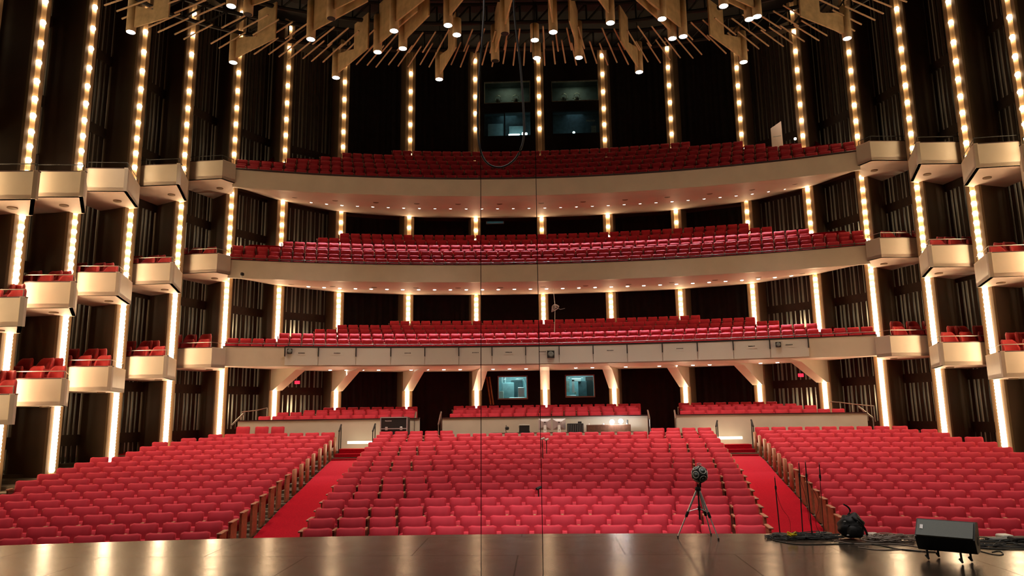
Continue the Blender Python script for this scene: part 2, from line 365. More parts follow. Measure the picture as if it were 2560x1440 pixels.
t, W, H = booth(W_r, 'w', 'lit teal control-room window right of the centre column, behind the rear seats', 'bluewall', 22, (.6, 1, 1))
for nm, c, d, m_ in (('dark_door', (.18, .9, .38), (.45, .06, 1.0), 'bluedark'), ('dark_door', (.55, .95, .5), (.4, .06, 1.2), 'cabinet'), ('duct', (-.32, .8, .6), (.14, .2, .7), 'alu'), ('duct', (-.15, .8, .93), (.5, .2, .16), 'alu'), ('cable_rack', (-.6, .8, .6), (.16, .1, .6), 'gearmetal'), ('desk', (-.5, .45, .1), (.6, .5, .05), 'alu'), ('white_box', (-.22, .5, .24), (.08, .08, .16), 'paleg')):
    part(nm, MB().rbox(c, d, .01), m_, t)
booth(T_s, 'w', 'small dim teal window under the top balcony near the centre column', 'bluewall', 1.6, (.6, 1, 1), fw=.03, depth=.8)
def projector(t, x, z0, s=1.0):
    p = MB(); p.lathe([(.09*s, 0), (.13*s, .05), (.13*s, .38*s), (.10*s, .46*s), (.05, .5*s)], (x, .55, z0), 12)
    part('followspot_body', p, 'black', t, True)
    y = MB(); y.tube([(x-.17*s, .5, z0+.38*s), (x-.15*s, .5, z0+.62*s), (x, .5, z0+.7*s), (x+.15*s, .5, z0+.62*s), (x+.17*s, .5, z0+.38*s)], .02*s); y.box((x, .5, z0+.36*s), (.5*s, .04, .03))
    for q in range(4): y.tube([(x-.14*s, .42, z0+.08*s+q*.08*s), (x-.05*s, .40, z0+.09*s+q*.08*s)], .012*s, 5)
    part('yoke', y, 'gearmetal', t)
for h, xsn, lab, off in ((U_l, (-.55, .45), 'dim upper booth opening with two followspots, left of the centre column', .0), (U_r, (-.6, .12), 'dim upper booth opening with two followspots, right of the centre column', .0)):
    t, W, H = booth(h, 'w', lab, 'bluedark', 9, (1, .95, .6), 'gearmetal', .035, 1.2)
    for x in xsn: projector(t, x, .04, .95)
    for j in range(5):
        x = -W/2+.25+j*W/5.2; hh = .12+.3*((j*37) % 5)/5; part('equipment_box', MB().rbox((x, .9, hh/2), (.22, .3, hh), .01), ['gearmetal', 'orange', 'paleg', 'gearmetal', 'yellow'][j] if j != 4 else 'gearmetal', t)
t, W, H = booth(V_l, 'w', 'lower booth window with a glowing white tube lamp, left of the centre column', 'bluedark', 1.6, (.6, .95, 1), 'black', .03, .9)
part('mullion', MB().box((-.16, .05, H/2), (.07, .08, H)), 'black', t); part('wall_panel', MB().box((-.72, .8, .55), (.85, .04, 1.05)), 'bluewall', t); part('wall_panel', MB().box((.5, .85, .45), (.9, .04, .95)), 'bluewall', t)
part('tube_lamp', MB().rbox((.35, .25, .16), (.62, .06, .13), .02), 'tube', t); part('round_lamp', MB().ball((.87, .22, .2), .1), 'tube', t); part('round_lamp', MB().ball((1.02, .22, .2), .075), 'tube', t)
part('post', MB().tube([(.86, .3, .1), (.86, .3, H)], .012), 'black', t)
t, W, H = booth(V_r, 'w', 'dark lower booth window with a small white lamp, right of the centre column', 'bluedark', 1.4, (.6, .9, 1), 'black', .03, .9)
part('tube_lamp', MB().rbox((-.42, .25, .09), (.42, .05, .05), .01), 'tube', t); part('round_lamp', MB().ball((-.12, .22, .17), .07), 'tube', t); part('paper_notice', MB().box((1.0, .5, .4), (.28, .02, .5)), 'gearmetal', t); part('vent_plate', MB().box((.85, .5, .95), (.5, .03, .1)), 'gearmetal', t)
# outer shell
mb = MB(); q = [(-18, -8), (-18, 40), (18, 40), (18, -8)]
mb.grid([[(x, y, z) for x, y in q] for z in (-1.4, 21)]); struct('wall_outer', mb, 'plenum')
mb = MB(); mb.box((0, 16, 21.1), (38, 50, .2)); struct('ceiling', mb, 'plenum')
mb = MB(); mb.box((0, 16, -1.5), (38, 50, .2)); struct('floor_understructure', mb, 'black')

# ---------------------------------------------------------------- lit columns
ANCH = {-9: 11.47, -8: 12.36, -7: 13.43, -6: 14.56, -5: 15.82, -4: 17.21, -3: 17.39, -2: 18.27, -1: 18.09, 0: 18.09, 1: 18.14, 2: 17.21, 3: 17.44, 4: 16.27, 5: 15.0, 6: 13.81, 7: 12.78, 8: 11.13, 9: 11.4, 10: 11.2, -10: 11.2, 11: 10.9, -11: 10.9}
mbb = MB(); mbb.ball((0, 0, 0), .088, 8, 6); BULB = mbb.mesh('bulb', 'bulb', True)
mbs = MB(); mbs.lathe([(.03, -.02), (.03, .02)], (0, .1, 0), 8)
def bulb_zs(k):
    dist = (colpos(k)).length; z = ANCH[k]-1.6; out = []
    zz = z
    while zz < 18.6: zz /= .9435
    zz *= .9435
    base = zz
    while zz > -1.5:
        out.append(zz+1.6)
        f = .9435; st = zz*(1-f) if zz > 8.5 else max(.105, zz*(.0385+.0019*zz))
        zz -= st
    return out
FACE = {}
for k in range(-KMAX, KMAX+1):
    p = colpos(k); o2 = outw(k); rz = math.atan2(o2.y, o2.x)-PI/2     # local +Y = outward
    side = 'left' if k < 0 else 'right'
    lab = 'lit column on the hall axis with a vertical line of warm bulbs' if k == 0 else f'lit column with a vertical line of warm bulbs, {ORD[abs(k)]} {side} of the centre column'
    t = thing('lit_column', lab, 'column', (p.x, p.y, 0), rz)
    part('fin', MB().box((0, .72, 9.6), (.5, 1.24, 22)), 'brown', t)
    tr_ = MB()
    for s in (-1, 1): tr_.box((s*.175, .05, 9.6), (.15, .1, 22))
    part('nose_trim', tr_, 'trim', t)
    ch = MB(); ch.loft([[(-.1, .0, z), (-.06, .085, z), (.06, .085, z), (.1, .0, z), (.1, .1, z), (-.1, .1, z)] for z in (-1.2, 20.6)]); part('lamp_channel', ch, 'brass', t)
    zsb = [z for z in bulb_zs(k) if 1.6 is not None]
    pz = []
    for n_i, z in enumerate(zsb[:100]):
        if k in (-1, 0) and 15.2 < z < 16.0 and not pz: pz.append(z); continue    # the bulb that is out
        link('bulb', BULB, t, (0, 0.0, z))

# ---------------------------------------------------------------- balconies across the back
BR, BC = 36.0, -6.0
def bpt(t, R=BR):
    a = 1+t*t; bq = -2*BC; c_ = BC*BC-R*R; y = (-bq+math.sqrt(bq*bq-4*a*c_))/(2*a); return Vector((t*y, y))
RAT = [colpos(k).x/colpos(k).y for k in range(-KMAX, KMAX+1)]
def cpt(t):                                   # column line at ratio t
    for i in range(len(RAT)-1):
        if RAT[i] <= t <= RAT[i+1]:
            s = (t-RAT[i])/(RAT[i+1]-RAT[i]); a_, b_ = colpos(i-KMAX), colpos(i+1-KMAX)
            # intersection of the ray with the segment
            d = b_-a_; dn = d.x-t*d.y; u_ = (t*a_.y-a_.x)/dn; return a_+d*u_
TE = .4535
TIERS = {1: dict(f0=3.56, f1=4.32, back=3.66, rows=[4.55, 4.82, 5.15, 5.44, 5.74, 6.04]),
         2: dict(f0=7.08, f1=7.81, back=7.50, rows=[8.22, 8.76, 9.23, 9.67, 10.11]),
         3: dict(f0=10.86, f1=11.61, back=11.52, rows=[12.05, 12.58, 13.09, 13.58, 14.11, 14.65])}
TN = {1: 'lowest', 2: 'middle', 3: 'top'}
def rr(i): return 36.62+.8*i
for ti, T in TIERS.items():
    t = thing('balcony', f'{TN[ti]} curved cream balcony across the back of the hall', 'balcony')
    NS = 60; fa, cp, rl = [], [], []
    for j in range(NS+1):
        tt = -TE+2*TE*j/NS; a_, b_ = bpt(tt), bpt(tt, BR+.14); c_, d_ = bpt(tt, BR-.02), bpt(tt, BR+.18)
        fa.append([(*a_, T['f0']), (*b_, T['f0']), (*b_, T['f1']), (*a_, T['f1'])]); cp.append([(*c_, T['f1']), (*d_, T['f1']), (*d_, T['f1']+.035), (*c_, T['f1']+.035)])
        rl.append((*bpt(tt, BR+.3), T['f1']+.16))
    part('fascia', MB().loft(fa), 'cream', t); part('coping', MB().loft(cp), 'coping', t)
    part('guard_rail', MB().tube(rl, .018, 6), 'steel', t, True)
    # deck: stepped seating over the sloping soffit
    dk = MB(); st = [T['rows'][0]-.85]+[z-.85 for z in T['rows']]
    prof = [(BR+.14, st[0])]
    for i, z in enumerate(T['rows']): prof += [(rr(i)-.4, prof[-1][1]), (rr(i)-.4, z-.85)]
    rws = []
    for tt in [-TE+2*TE*j/NS for j in range(NS+1)]:
        back = cpt(tt)+(cpt(tt)-Vector((0, 19))).normalized()*(1.28 if abs(tt) > .28 else 1.8); line = []; zl = prof[0][1]
        rb = (back-Vector((0, BC))).length
        for R, z in prof:
            if R <= rb-.1: zl = z
            R2 = min(R, rb-.1); line.append((*bpt(tt, R2), zl))
        line.append((*bpt(tt, rb), zl)); rws.append(line)
    dk.grid(rws); part('seating_deck', dk, 'carpet', t)
    so = MB(); rws = []
    for tt in [-TE+2*TE*j/NS for j in range(NS+1)]:
        a_ = bpt(tt, BR+.02); c_ = cpt(tt); c2 = c_+(c_-Vector((0, 19))).normalized()*.25; e_ = c_+(c_-Vector((0, 19))).normalized()*2.2
        m_ = a_*.5+c2*.5
        rws.append([(*a_, T['f0']), (*m_, T['f0']+(T['back']-T['f0'])*.45), (*c2, T['back']), (*c2, T['back']+.25)])
    so.grid([r[::-1] for r in rws]); part('soffit', so, 'soffit', t, True)
    s2 = MB(); rws = []
    for tt in [-TE+2*TE*j/NS for j in range(NS+1)]:
        c_ = cpt(tt); n_ = (c_-Vector((0, 19))).normalized(); rws.append([(*(c_+n_*.25), T['back']+.25), (*(c_+n_*(1.3 if abs(tt) > .28 else 1.85)), T['back']+.25)])
    s2.grid([r[::-1] for r in rws]); part('rear_ceiling', s2, 'darkwood', t)
# round downlights in the soffits and the bare ceiling speakers between them
DL = MB(); DL.lathe([(.085, 0), (.085, .05), (.06, .05), (.06, .03)], (0, 0, -.03), 16); DLm = DL.mesh('trim_ring', 'paleg')
DLL = MB(); DLL.lathe([(.07, -.045), (.07, -.02)], (0, 0, 0), 12); DLLm = DLL.mesh('lens', 'lens')
def downlight(x, y, z, tier, pw=1.0, col=(1, .84, .94)):
    lab = {3: 'round white downlight in the row under the top balcony', 2: 'round white downlight in the row under the middle balcony', 1: 'round white downlight in the row under the lowest balcony'}[tier]
    t = thing('downlight', lab, 'ceiling light', (x, y, z), 0, lab.replace('round white downlight', 'downlights'))
    link('trim_ring', DLm, t); link('lens', DLLm, t)
    light('SPOT', 'downlight_beam', (0, 0, -.06), DOWN_W*pw, col, (0, {3: -.50, 2: -.62, 1: -.4}[tier], -1.06), .05, {3: 44, 2: 56, 1: 60}[tier], .5, parent=t)
for tier, zc, t0, t1, R in ((3, None, -.335, .345, 39.0), (2, None, -.335, .345, 39.0), (1, None, -.30, .34, 39.0)):
    T = TIERS[tier]; n_ = int((math.atan(t1)-math.atan(t0))*33/.72)
    for j in range(n_+1):
        tt = t0+(t1-t0)*j/n_; p = bpt(tt, R)
        cd = cpt(tt); fr = (p.y-bpt(tt).y)/max(.1, (cd.y-bpt(tt).y))
        z = T['f0']+(T['back']-T['f0'])*min(1, fr)
        if tier == 1 and abs((j % 5)-2) > 1 and abs(tt) > .02 and j % 5 == 4: continue
        downlight(p.x, p.y, z, tier, {3: 1, 2: .85, 1: .6}[tier])
SP = MB(); SP.lathe([(.13, -.012), (.13, .01)], (0, 0, 0), 16); SPm = SP.mesh('soffit_grille', 'trim')
for tier in (3, 2):
    T = TIERS[tier]
    for j in range(13):
        tt = -.36+.72*j/12; p = bpt(tt, 37.8 if tier == 3 else 38.2); cd = cpt(tt); fr = (p.y-bpt(tt).y)/(cd.y-bpt(tt).y)
        lab = f'small round tan ceiling speaker in the soffit of the {TN[tier]} balcony'
        link('ceiling_speaker', SPm, None, (p.x, p.y, T['f0']+(T['back']-T['f0'])*fr*.93-.01), label=lab, category='ceiling speaker', group=f'ceiling speakers under the {TN[tier]} balcony')
# haunches under the lowest balcony, one at each column
for k in range(-4, 5):
    p = colpos(k); z1 = 3.62; n_ = -outw(k) if k else Vector((0, -1)); side = 'left' if k < 0 else 'right'
    lab = 'cream bracket beam under the lowest balcony at the centre column' if k == 0 else f'cream bracket beam under the lowest balcony, {ORD[abs(k)]} column to the {side} of centre'
    t = thing('bracket_beam', lab, 'beam', (p.x, p.y, 0), math.atan2(n_.y, n_.x)-PI/2)
    b_ = MB(); wv = .22
    prof = [(-.02, 2.72), (.28, 2.72), (2.6, 3.5), (4.2, 3.62), (4.2, 3.66), (-.02, 3.66)]
    b_.loft([[(-wv, y, z) for y, z in prof], [(wv, y, z) for y, z in prof]]); part('beam', b_, 'cream', t)
# grey loudspeaker panels along the lowest fascia
px0 = [712, 796, 890, 977, 1062, 1147, 1230, 1314, 1398, 1483, 1568, 1656, 1744, 1834, 1926, 2023]
def tx(x, y, Y): q = atY(x, y, Y); return q[0]/q[1]
TS = [tx(x, 880, 29.6) for x in px0]
rail = MB(); rl = []
for j in range(41):
    tt = TS[0]+(TS[-1]-TS[0])*j/40; a_ = bpt(tt, BR-.20); b_ = bpt(tt, BR-.06); rl.append([(*a_, 4.31), (*b_, 4.31), (*b_, 4.36), (*a_, 4.36)])
t = thing('panel_rail', 'long black rail along the top of the lowest balcony front', 'rail'); part('rail', rail.loft(rl), 'black', t)
for j, tt in enumerate(TS):
    a_ = bpt(tt, BR-.22); part('bracket', MB().box((a_.x, a_.y, 4.12), (.035, .05, .36)), 'black', t)
for j in range(15):
    mb = MB(); l = []
    for s in range(6):
        tt = TS[j]+(TS[j+1]-TS[j])*s/5+(.0003 if s == 0 else -.0003 if s == 5 else 0); a_ = bpt(tt, BR-.18); b_ = bpt(tt, BR-.05); l.append([(*a_, 3.60), (*b_, 3.60), (*b_, 4.30), (*a_, 4.30)])
    t = thing('fascia_panel', f'grey panel on the lowest balcony front, {ORD[j+1]} from the left end of its rail', 'panel'); part('board', mb.loft(l), 'paleg', t)
    cols_ = {1: 'socket', 2: 0}
    if (j % 2 == 1) or j in (0, 6, 14):
        tm = (TS[j]+TS[j+1])/2; a_ = bpt(tm, BR-.19); dots = MB()
        for q in range(5): 
            c = bpt(tm+(q-2)*.0019, BR-.19); dots.lathe([(.02, 0), (.02, .012)], (c.x, c.y, 4.08), 8, Matrix.Rotation(PI/2, 3, 'X'))
        part('socket_row', dots, 'black', t)
        pl = bpt(tm, BR-.185); part('socket_plate', MB().box((pl.x, pl.y, 4.05), (.42, .012, .14), -math.atan(tm)*.9), 'paleg', t)
for x, y, lab in ((724, 885, 'small square black loudspeaker at the left end of the lowest balcony front'), (1377, 885, 'square black fan unit on the lowest balcony front near the centre'), (1946, 867, 'small square black loudspeaker at the right end of the lowest balcony front')):
    q = atY(x, y, 29.6); tt = q[0]/q[1]; a_ = bpt(tt, BR-.25); s = .30 if x == 1377 else .2
    t = thing('square_speaker', lab, 'speaker', (a_.x, a_.y, q[2]), -math.atan(tt)); part('housing', MB().rbox((0, 0, 0), (s, .12, s), .01), 'black', t)
    part('cone', MB().lathe([(s*.4, 0), (s*.36, -.02), (s*.12, .02), (.01, .0)], (0, -.065, 0), 16, Matrix.Rotation(PI/2, 3, 'X')), 'grille', t, True)

# ---------------------------------------------------------------- sawtooth boxes down both sides
NEAR = {6: (12.75, 27.1), 7: (13.05, 24.4), 8: (13.5, 22.0), 9: (13.42, 19.75), 10: (13.35, 17.75), 11: (13.3, 15.8)}     # inner corner of the box between column k-1 and k
BTOP = {3: {6: 11.78, 7: 10.66, 8: 9.66, 9: 8.78, 10: 8.1, 11: 7.6}, 2: {6: 7.93, 7: 7.0, 8: 6.19, 9: 5.47, 10: 4.7, 11: 4.3}, 1: {6: 4.22, 7: 3.70, 8: 3.19, 9: 2.71, 10: 2.22, 11: 1.75}}
CH = MB()
def tub_mesh():
    a = MB(); n = 12
    def ring(z, r0, r1, cut=0): return
    outer = []; 
    for i in range(n+1):
        an = PI*(.04+.92*i/n)
        k = math.sin(an); h = .50+.33*min(1, k*1.5); ro = .29; ri = .22
        x, y = math.cos(an), math.sin(an)*.95
        outer.append([(x*ro, y*ro-.03, .18), (x*ro*1.04, y*ro*1.04-.03, h-.06), (x*(ro-.01), y*(ro-.01)-.03, h), (x*(ri+.02), y*(ri+.02)-.03, h), (x*ri, y*ri-.03, h-.06), (x*ri, y*ri-.03, .3)])
    a.loft(outer)
    b = MB(); b.rbox((0, -.06, .40), (.42, .44, .14), .05)
    c = MB()
    for sx in (-1, 1):
        for sy in (-1, 1): c.tube([(sx*.2, sy*.16-.02, 0), (sx*.19, sy*.15-.02, .2)], .02)
    d = MB(); d.rbox((0, -.04, .25), (.46, .46, .16), .04)
    return a.mesh('shell', 'redchair', True), b.mesh('seat_cushion', 'redchair', True), c.mesh('legs', 'darkwood'), d.mesh('seat_base', 'redchair', True)
TUB = tub_mesh()
def tub(x, y, z, rz, lab, grp):
    t = thing('tub_armchair', lab, 'armchair', (x, y, z), rz, grp)
    link('backrest', TUB[0], t); link('seat_cushion', TUB[1], t); link('leg_frame', TUB[2], t); link('seat_base', TUB[3], t)
for tier in (1, 2, 3):
    for k in (6, 7, 8, 9, 10, 11):
        for s in (-1, 1):
            side = 'left' if s < 0 else 'right'
            zt = BTOP[tier][k]; z0 = zt-(.76 if tier == 3 else .74)
            n0 = colpos(k*s); n1 = colpos((k-1)*s); inn = Vector((NEAR[k][0]*s, NEAR[k][1]))
            end = bpt(TE*s, BR+.0) if k == 6 else n1-outw((k-1)*s)*.34
            if k == 6: end = Vector((bpt((TE-.004)*s).x, bpt(TE*s).y-.02))
            p0 = n0+Vector((0, .08))+outw(k*s)*1.25; bk = n1+outw((k-1)*s)*1.25
            lab = f'cream side box of the {TN[tier]} balcony level, {ORD[k-5]} from the back on the {side}'
            t = thing('balcony_box', lab, 'balcony')
            poly = [p0, inn, end, n1, bk] if k == 6 else [p0, inn, end, bk]
            poly = [(q.x, q.y) for q in poly]
            if s > 0: poly_c = poly
            else: poly_c = poly[::-1]
            part('floor_slab', MB().prism(poly_c, z0, z0+.12), 'soffit', t)
            def wallseg(a_, b_, th=.1, z0_=z0, z1_=zt):
                d = (b_-a_).normalized(); nn = Vector((-d.y, d.x))*th*(1 if s < 0 else -1)
                # thickness goes toward the inside of the box
                cen = (p0+bk)/2
                if (a_+nn-cen).length > (a_-nn-cen).length: nn = -nn
                return [(a_.x, a_.y), (b_.x, b_.y), (b_.x+nn.x, b_.y+nn.y), (a_.x+nn.x, a_.y+nn.y)]
            part('front_panel', MB().prism(wallseg(p0, inn), z0, zt), 'cream', t)
            part('side_panel', MB().prism(wallseg(inn, end), z0, zt), 'cream', t)
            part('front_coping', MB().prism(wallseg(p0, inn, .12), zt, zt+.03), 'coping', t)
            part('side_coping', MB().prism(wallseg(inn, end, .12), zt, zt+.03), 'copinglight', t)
            hr = MB(); e2 = inn+(p0-inn)*.93; up = .22
            a3 = inn+(end-inn)*.85; ins = ((p0+bk)/2-inn).normalized()*.07
            pl = [(*(a3+ins), zt+.03), (*(a3+ins), zt+up), (*(inn+ins), zt+up), (*(e2+ins), zt+up), (*(e2+ins), zt+.03)]
            hr.tube(pl, .013, 6); hr.tube([(*(inn+ins), zt+.03), (*(inn+ins), zt+up)], .012, 6); part('handrail', hr, 'truss' if tier == 3 else 'steel', t)
            # downlight dot in the soffit
            so_ = inn+(bk-inn)*.42; part('soffit_lamp_ring', MB().lathe([(.13, 0), (.13, .03)], (so_.x, so_.y, z0-.03), 16), 'trim', t)
            if tier < 3 and k < 11:
                fx = (p0-inn); n_c = 0
                rows = 2
                for r_ in range(rows):
                    m_ = 3 if k > 6 else 3
                    for c_ in range(m_):
                        base = inn+fx.normalized()*(.38+.62*c_)+Vector((0, .42+.85*r_))+Vector(((.16 if r_ else 0)*(-1)*(-s), 0))*0
                        if k != 6 and r_ == 1 and c_ == 0: base += Vector((s*.35, 0))
                        if r_ == 1: base.x += s*.10
                        base.x += s*(.28*(base.y-inn.y)+.12)
                        zc = z0+.12+.30*r_+.14
                        tub(base.x, base.y, zc+(.06 if tier == 1 else -.02), s*.18, f'red tub armchair, {["front","back"][r_]} row seat {["one","two","three"][c_]} from the aisle side, {ORD[k-5]} {side} {TN[tier]} box', f'red armchairs in the {side} side boxes')
                if rows == 2:
                    st = MB(); aa = inn+(end-inn)*.42; 
                    part('rear_step', MB().prism([(q.x, q.y) for q in ([aa+Vector((s*.15, 0)), aa+Vector((s*1.9, .0)), bk, end+Vector((s*.15, 0))] if s > 0 else [end+Vector((s*.15, 0)), bk, aa+Vector((s*1.9, .0)), aa+Vector((s*.15, 0))])], z0+.12, z0+.52), 'carpet', t)
                    part('front_riser', MB().prism([(q.x, q.y) for q in ([inn+Vector((.15, .12)), inn+Vector((1.7, .12)), aa+Vector((1.75, -.02)), aa+Vector((.15, -.02))] if s > 0 else [aa+Vector((-.15, -.02)), aa+Vector((-1.75, -.02)), inn+Vector((-1.7, .12)), inn+Vector((-.15, .12))])], z0+.12, z0+.24), 'carpet', t)

# ---------------------------------------------------------------- theatre seats
def seat_parts():
    P = {}
    a = MB(); loops = []
    W = .231
    for i in range(9):
        u = -1+2*i/8; x = u*W; e = .035 if abs(u) == 1 else 0; dip = .018*(abs(u)**2.2)-.012; tz = .85+dip-e*.8
        bz = .36+e*.3; th = .045-e*.6
        def yy(z): return -.02+(z-.36)*.24
        loops.append([(x, yy(bz)-th, bz), (x, yy(.5)-th-.012+.012*abs(u), .5), (x, yy(.7)-th-.016+.016*abs(u), .7), (x, yy(tz-.04)-th, tz-.03), (x, yy(tz)-th*.3, tz), (x, yy(tz)+th*.6, tz-.01), (x, yy(tz-.05)+th, tz-.05), (x, yy(bz)+th*.8, bz)])
    a.loft(loops); P['backrest'] = (a, 'red', True)
    b = MB(); loops = []
    for i in range(7):
        u = -1+2*i/6; x = u*.222; e = .03 if abs(u) == 1 else 0
        loops.append([(x, -.17+e, .30+e), (x, -.185+e, .44), (x, -.15+e, .58-e), (x, -.11, .60-e), (x, -.065-e*.3, .56), (x, -.07-e*.3, .32+e)])
    b.loft(loops); P['seat_cushion'] = (b, 'red', True)
    c = MB(); c.rbox((-.27, -.12, .665), (.052, .30, .04), .008); P['armrest'] = (c, 'wood', False)
    d = MB(); d.box((-.27, .0, .33), (.035, .2, .62)); d.box((-.27, -.14, .57), (.034, .2, .15)); P['support'] = (d, 'darkwood', False)
    return P
SPT = seat_parts()
SM = {n: mb.mesh(n, m_, sm) for n, (mb, m_, sm) in SPT.items()}
e_ = MB(); e_.rbox((-.27, -.10, .34), (.05, .44, .64), .01); EPm = e_.mesh('end_panel', 'wood')
e_ = MB(); e_.rbox((-.285, -.12, .675), (.085, .44, .03), .008); EAm = e_.mesh('end_armrest', 'wood')
e_ = MB(); e_.rbox((.27, -.10, .34), (.05, .44, .64), .01); EPr = e_.mesh('end_panel', 'wood')
e_ = MB(); e_.rbox((.285, -.12, .675), (.085, .44, .03), .008); EAr = e_.mesh('end_armrest', 'wood')
SEATS = []           # (x, y, z, rz, scale_x, label, group, endL, endR)
BLK = {'left': [], 'centre': [], 'right': []}
WALLX = [12.0]*7+[12.35, 12.55, 12.65, 12.75, 12.8, 12.8, 12.75, 12.65, 12.4, 12.1]
STAG = .27
for i in range(17):
    R = rowR(i); z = TOPZ[i]-.85
    for blk in ('left', 'centre', 'right'):
        if blk == 'left': x1, x0 = LE[i]+.02, -WALLX[i]; anchor = 'R'
        elif blk == 'right': x0, x1 = RRE[i]-.02, WALLX[i]; anchor = 'L'
        else: x0, x1 = CLE[i], CRE[i]; anchor = 'F'
        a0, a1 = math.asin(x0/R), math.asin(x1/R); wid = (a1-a0)*R
        n_ = 2*round((wid/.54-(i % 2))/2)+(i % 2) if blk == 'centre' else int(wid/.54)
        pit = wid/n_ if blk == 'centre' else .54
        for j in range(n_):
            if blk == 'left': a = a1-(j+.5)*pit/R
            else: a = a0+(j+.5)*pit/R
            x, y = arc(R, a)
            if i == 16 and blk == 'centre' and -3.35 < x < 3.6: continue
            fromleft = j
            if blk == 'left': lab = f'red folding seat, left block, {ORD[i+1]} row from the stage, {ORD[j+1]} from the aisle'
            elif blk == 'right': lab = f'red folding seat, right block, {ORD[i+1]} row from the stage, {ORD[j+1]} from the aisle'
            else: lab = f'red folding seat, centre block, {ORD[i+1]} row from the stage, {ORD[j+1]} from the left aisle'
            eL = (blk != 'left' and j == 0); eR = (blk != 'right' and (j == 0 if blk == 'left' else j == n_-1))
            px, py, dz = proj((x, y, z+.8))
            if px < -500 or px > 3060: continue
            SEATS.append((dz, x, y, z, -a, pit/.54, lab, f'folding seats of the {blk} stalls block', eL, eR))
# balcony and rear rows (small in view)
FAR = []
for ti, T in TIERS.items():
    for i, zt in enumerate(T['rows']):
        R = rr(i); amax = .5; pit = .495; n_ = 2*int(amax*R/pit)
        for j in range(n_):
            a = (j-n_/2+(.5 if i % 2 else 0))*pit/R; p = Vector((R*math.sin(a), BC+R*math.cos(a))); t_ = p.x/p.y
            if abs(t_) > TE-.006: continue
            c_ = cpt(t_)
            if (p-Vector((0, 0))).length > c_.length-(.5 if i < 2 else .5+.95*min(1, (abs(t_)/.33)**2)): continue
            FAR.append((p.x, p.y, zt-.85, -a, .92))
PR = [(52.35, 1.61), (53.15, 1.75), (54.0, 1.83), (54.8, 1.93)]
for i, (R, zt) in enumerate(PR):
    for t0, t1, wd in PW:
        s0 = {0: .003, 1: .006, 2: .01, 3: .02}[i]
        if wd == 'left': q0, q1 = -.405+(.0, .027, .06, .09)[i], t1-.003+s0*.3
        elif wd == 'right': q0, q1 = t0+.002, .405-(.0, .03, .06, .09)[i]
        else: q0, q1 = t0+.004+.003*i, t1-.003-.001*i
        p0, p1 = ratio_pt(q0, R), ratio_pt(q1, R); a0, a1 = math.asin(p0[0]/R), math.asin(p1[0]/R); n_ = int((a1-a0)*R/.495)
        for j in range(n_):
            a = (a0+a1)/2+(j-(n_-1)/2)*.495/R; x, y = arc(R, a); FAR.append((x, y, zt-.85, -a, .92))
INV = [(-30 < proj((s[1], s[2], s[3]+.8))[0] < 2590) for s in SEATS]
SEATS = sorted([s for s, v in zip(SEATS, INV) if v], key=lambda s: s[0])+[s for s, v in zip(SEATS, INV) if not v]
NEARS, REST = SEATS[:300], SEATS[300:]
for (dz, x, y, z, rz, sx, lab, grp, eL, eR) in NEARS:
    t = thing('theatre_seat', lab, 'theatre seat', (x, y, z), rz, grp); t.scale = (sx, 1, 1)
    for n in ('backrest', 'seat_cushion'): link(n, SM[n], t)
    if eL: link('end_panel', EPm, t); link('end_armrest', EAm, t)
    else: link('armrest', SM['armrest'], t); link('support', SM['support'], t)
    if eR: link('end_panel', EPr, t); link('end_armrest', EAr, t)
# the remaining seats as one counted mass
def merged(list_, name, label):
    V, F, MI = [], [], []; src = []
    def pack(keys, extra=()):
        v, f, mi = [], [], []
        for n in keys:
            mbx, m_, _ = SPT[n] if n in SPT else (n, 'wood', 0)
            o = len(v); v += mbx.v; f += [tuple(i+o for i in q) for q in mbx.f]; mi += [0 if m_ == 'red' else 1 if m_ == 'wood' else 2]*len(mbx.f)
        return np.array(v), f, mi
    base = pack(('backrest', 'seat_cushion', 'armrest', 'support'))
    v0, f0, m0 = base; off = 0
    pl = MB().rbox((-.275, -.10, .34), (.05, .44, .68), .01); pr = MB().rbox((.275, -.10, .34), (.05, .44, .68), .01)
    for (x, y, z, rz, sx, eL, eR) in list_:
        c, s = math.cos(rz), math.sin(rz)
        sets = [(v0, f0, m0)]
        if eL: sets.append((np.array(pl.v), pl.f, [1]*len(pl.f)))
        if eR: sets.append((np.array(pr.v), pr.f, [1]*len(pr.f)))
        for vv, ff, mm in sets:
            X = vv[:, 0]*sx; Y = vv[:, 1]
            V.append(np.stack([x+X*c-Y*s, y+X*s+Y*c, z+vv[:, 2]], 1)); F += [tuple(i+off for i in q) for q in ff]; MI += mm; off += len(vv)
    me = D.meshes.new(name); me.from_pydata(np.concatenate(V).tolist(), [], F)
    for q in ('red', 'wood', 'darkwood'): me.materials.append(M[q])
    me.polygons.foreach_set('material_index', MI); me.polygons.foreach_set('use_smooth', [True]*len(F)); me.update()
    link(name, me, None, label=label, category='theatre seats', kind='stuff')
merged([(x, y, z, rz, sx, eL, eR) for (dz, x, y, z, rz, sx, lab, grp, eL, eR) in REST]+[(x, y, z, rz, sx, False, False) for (x, y, z, rz, sx) in FAR],
       'theatre_seats', 'mass of smaller red seats in the rear stalls rows and the three balconies')

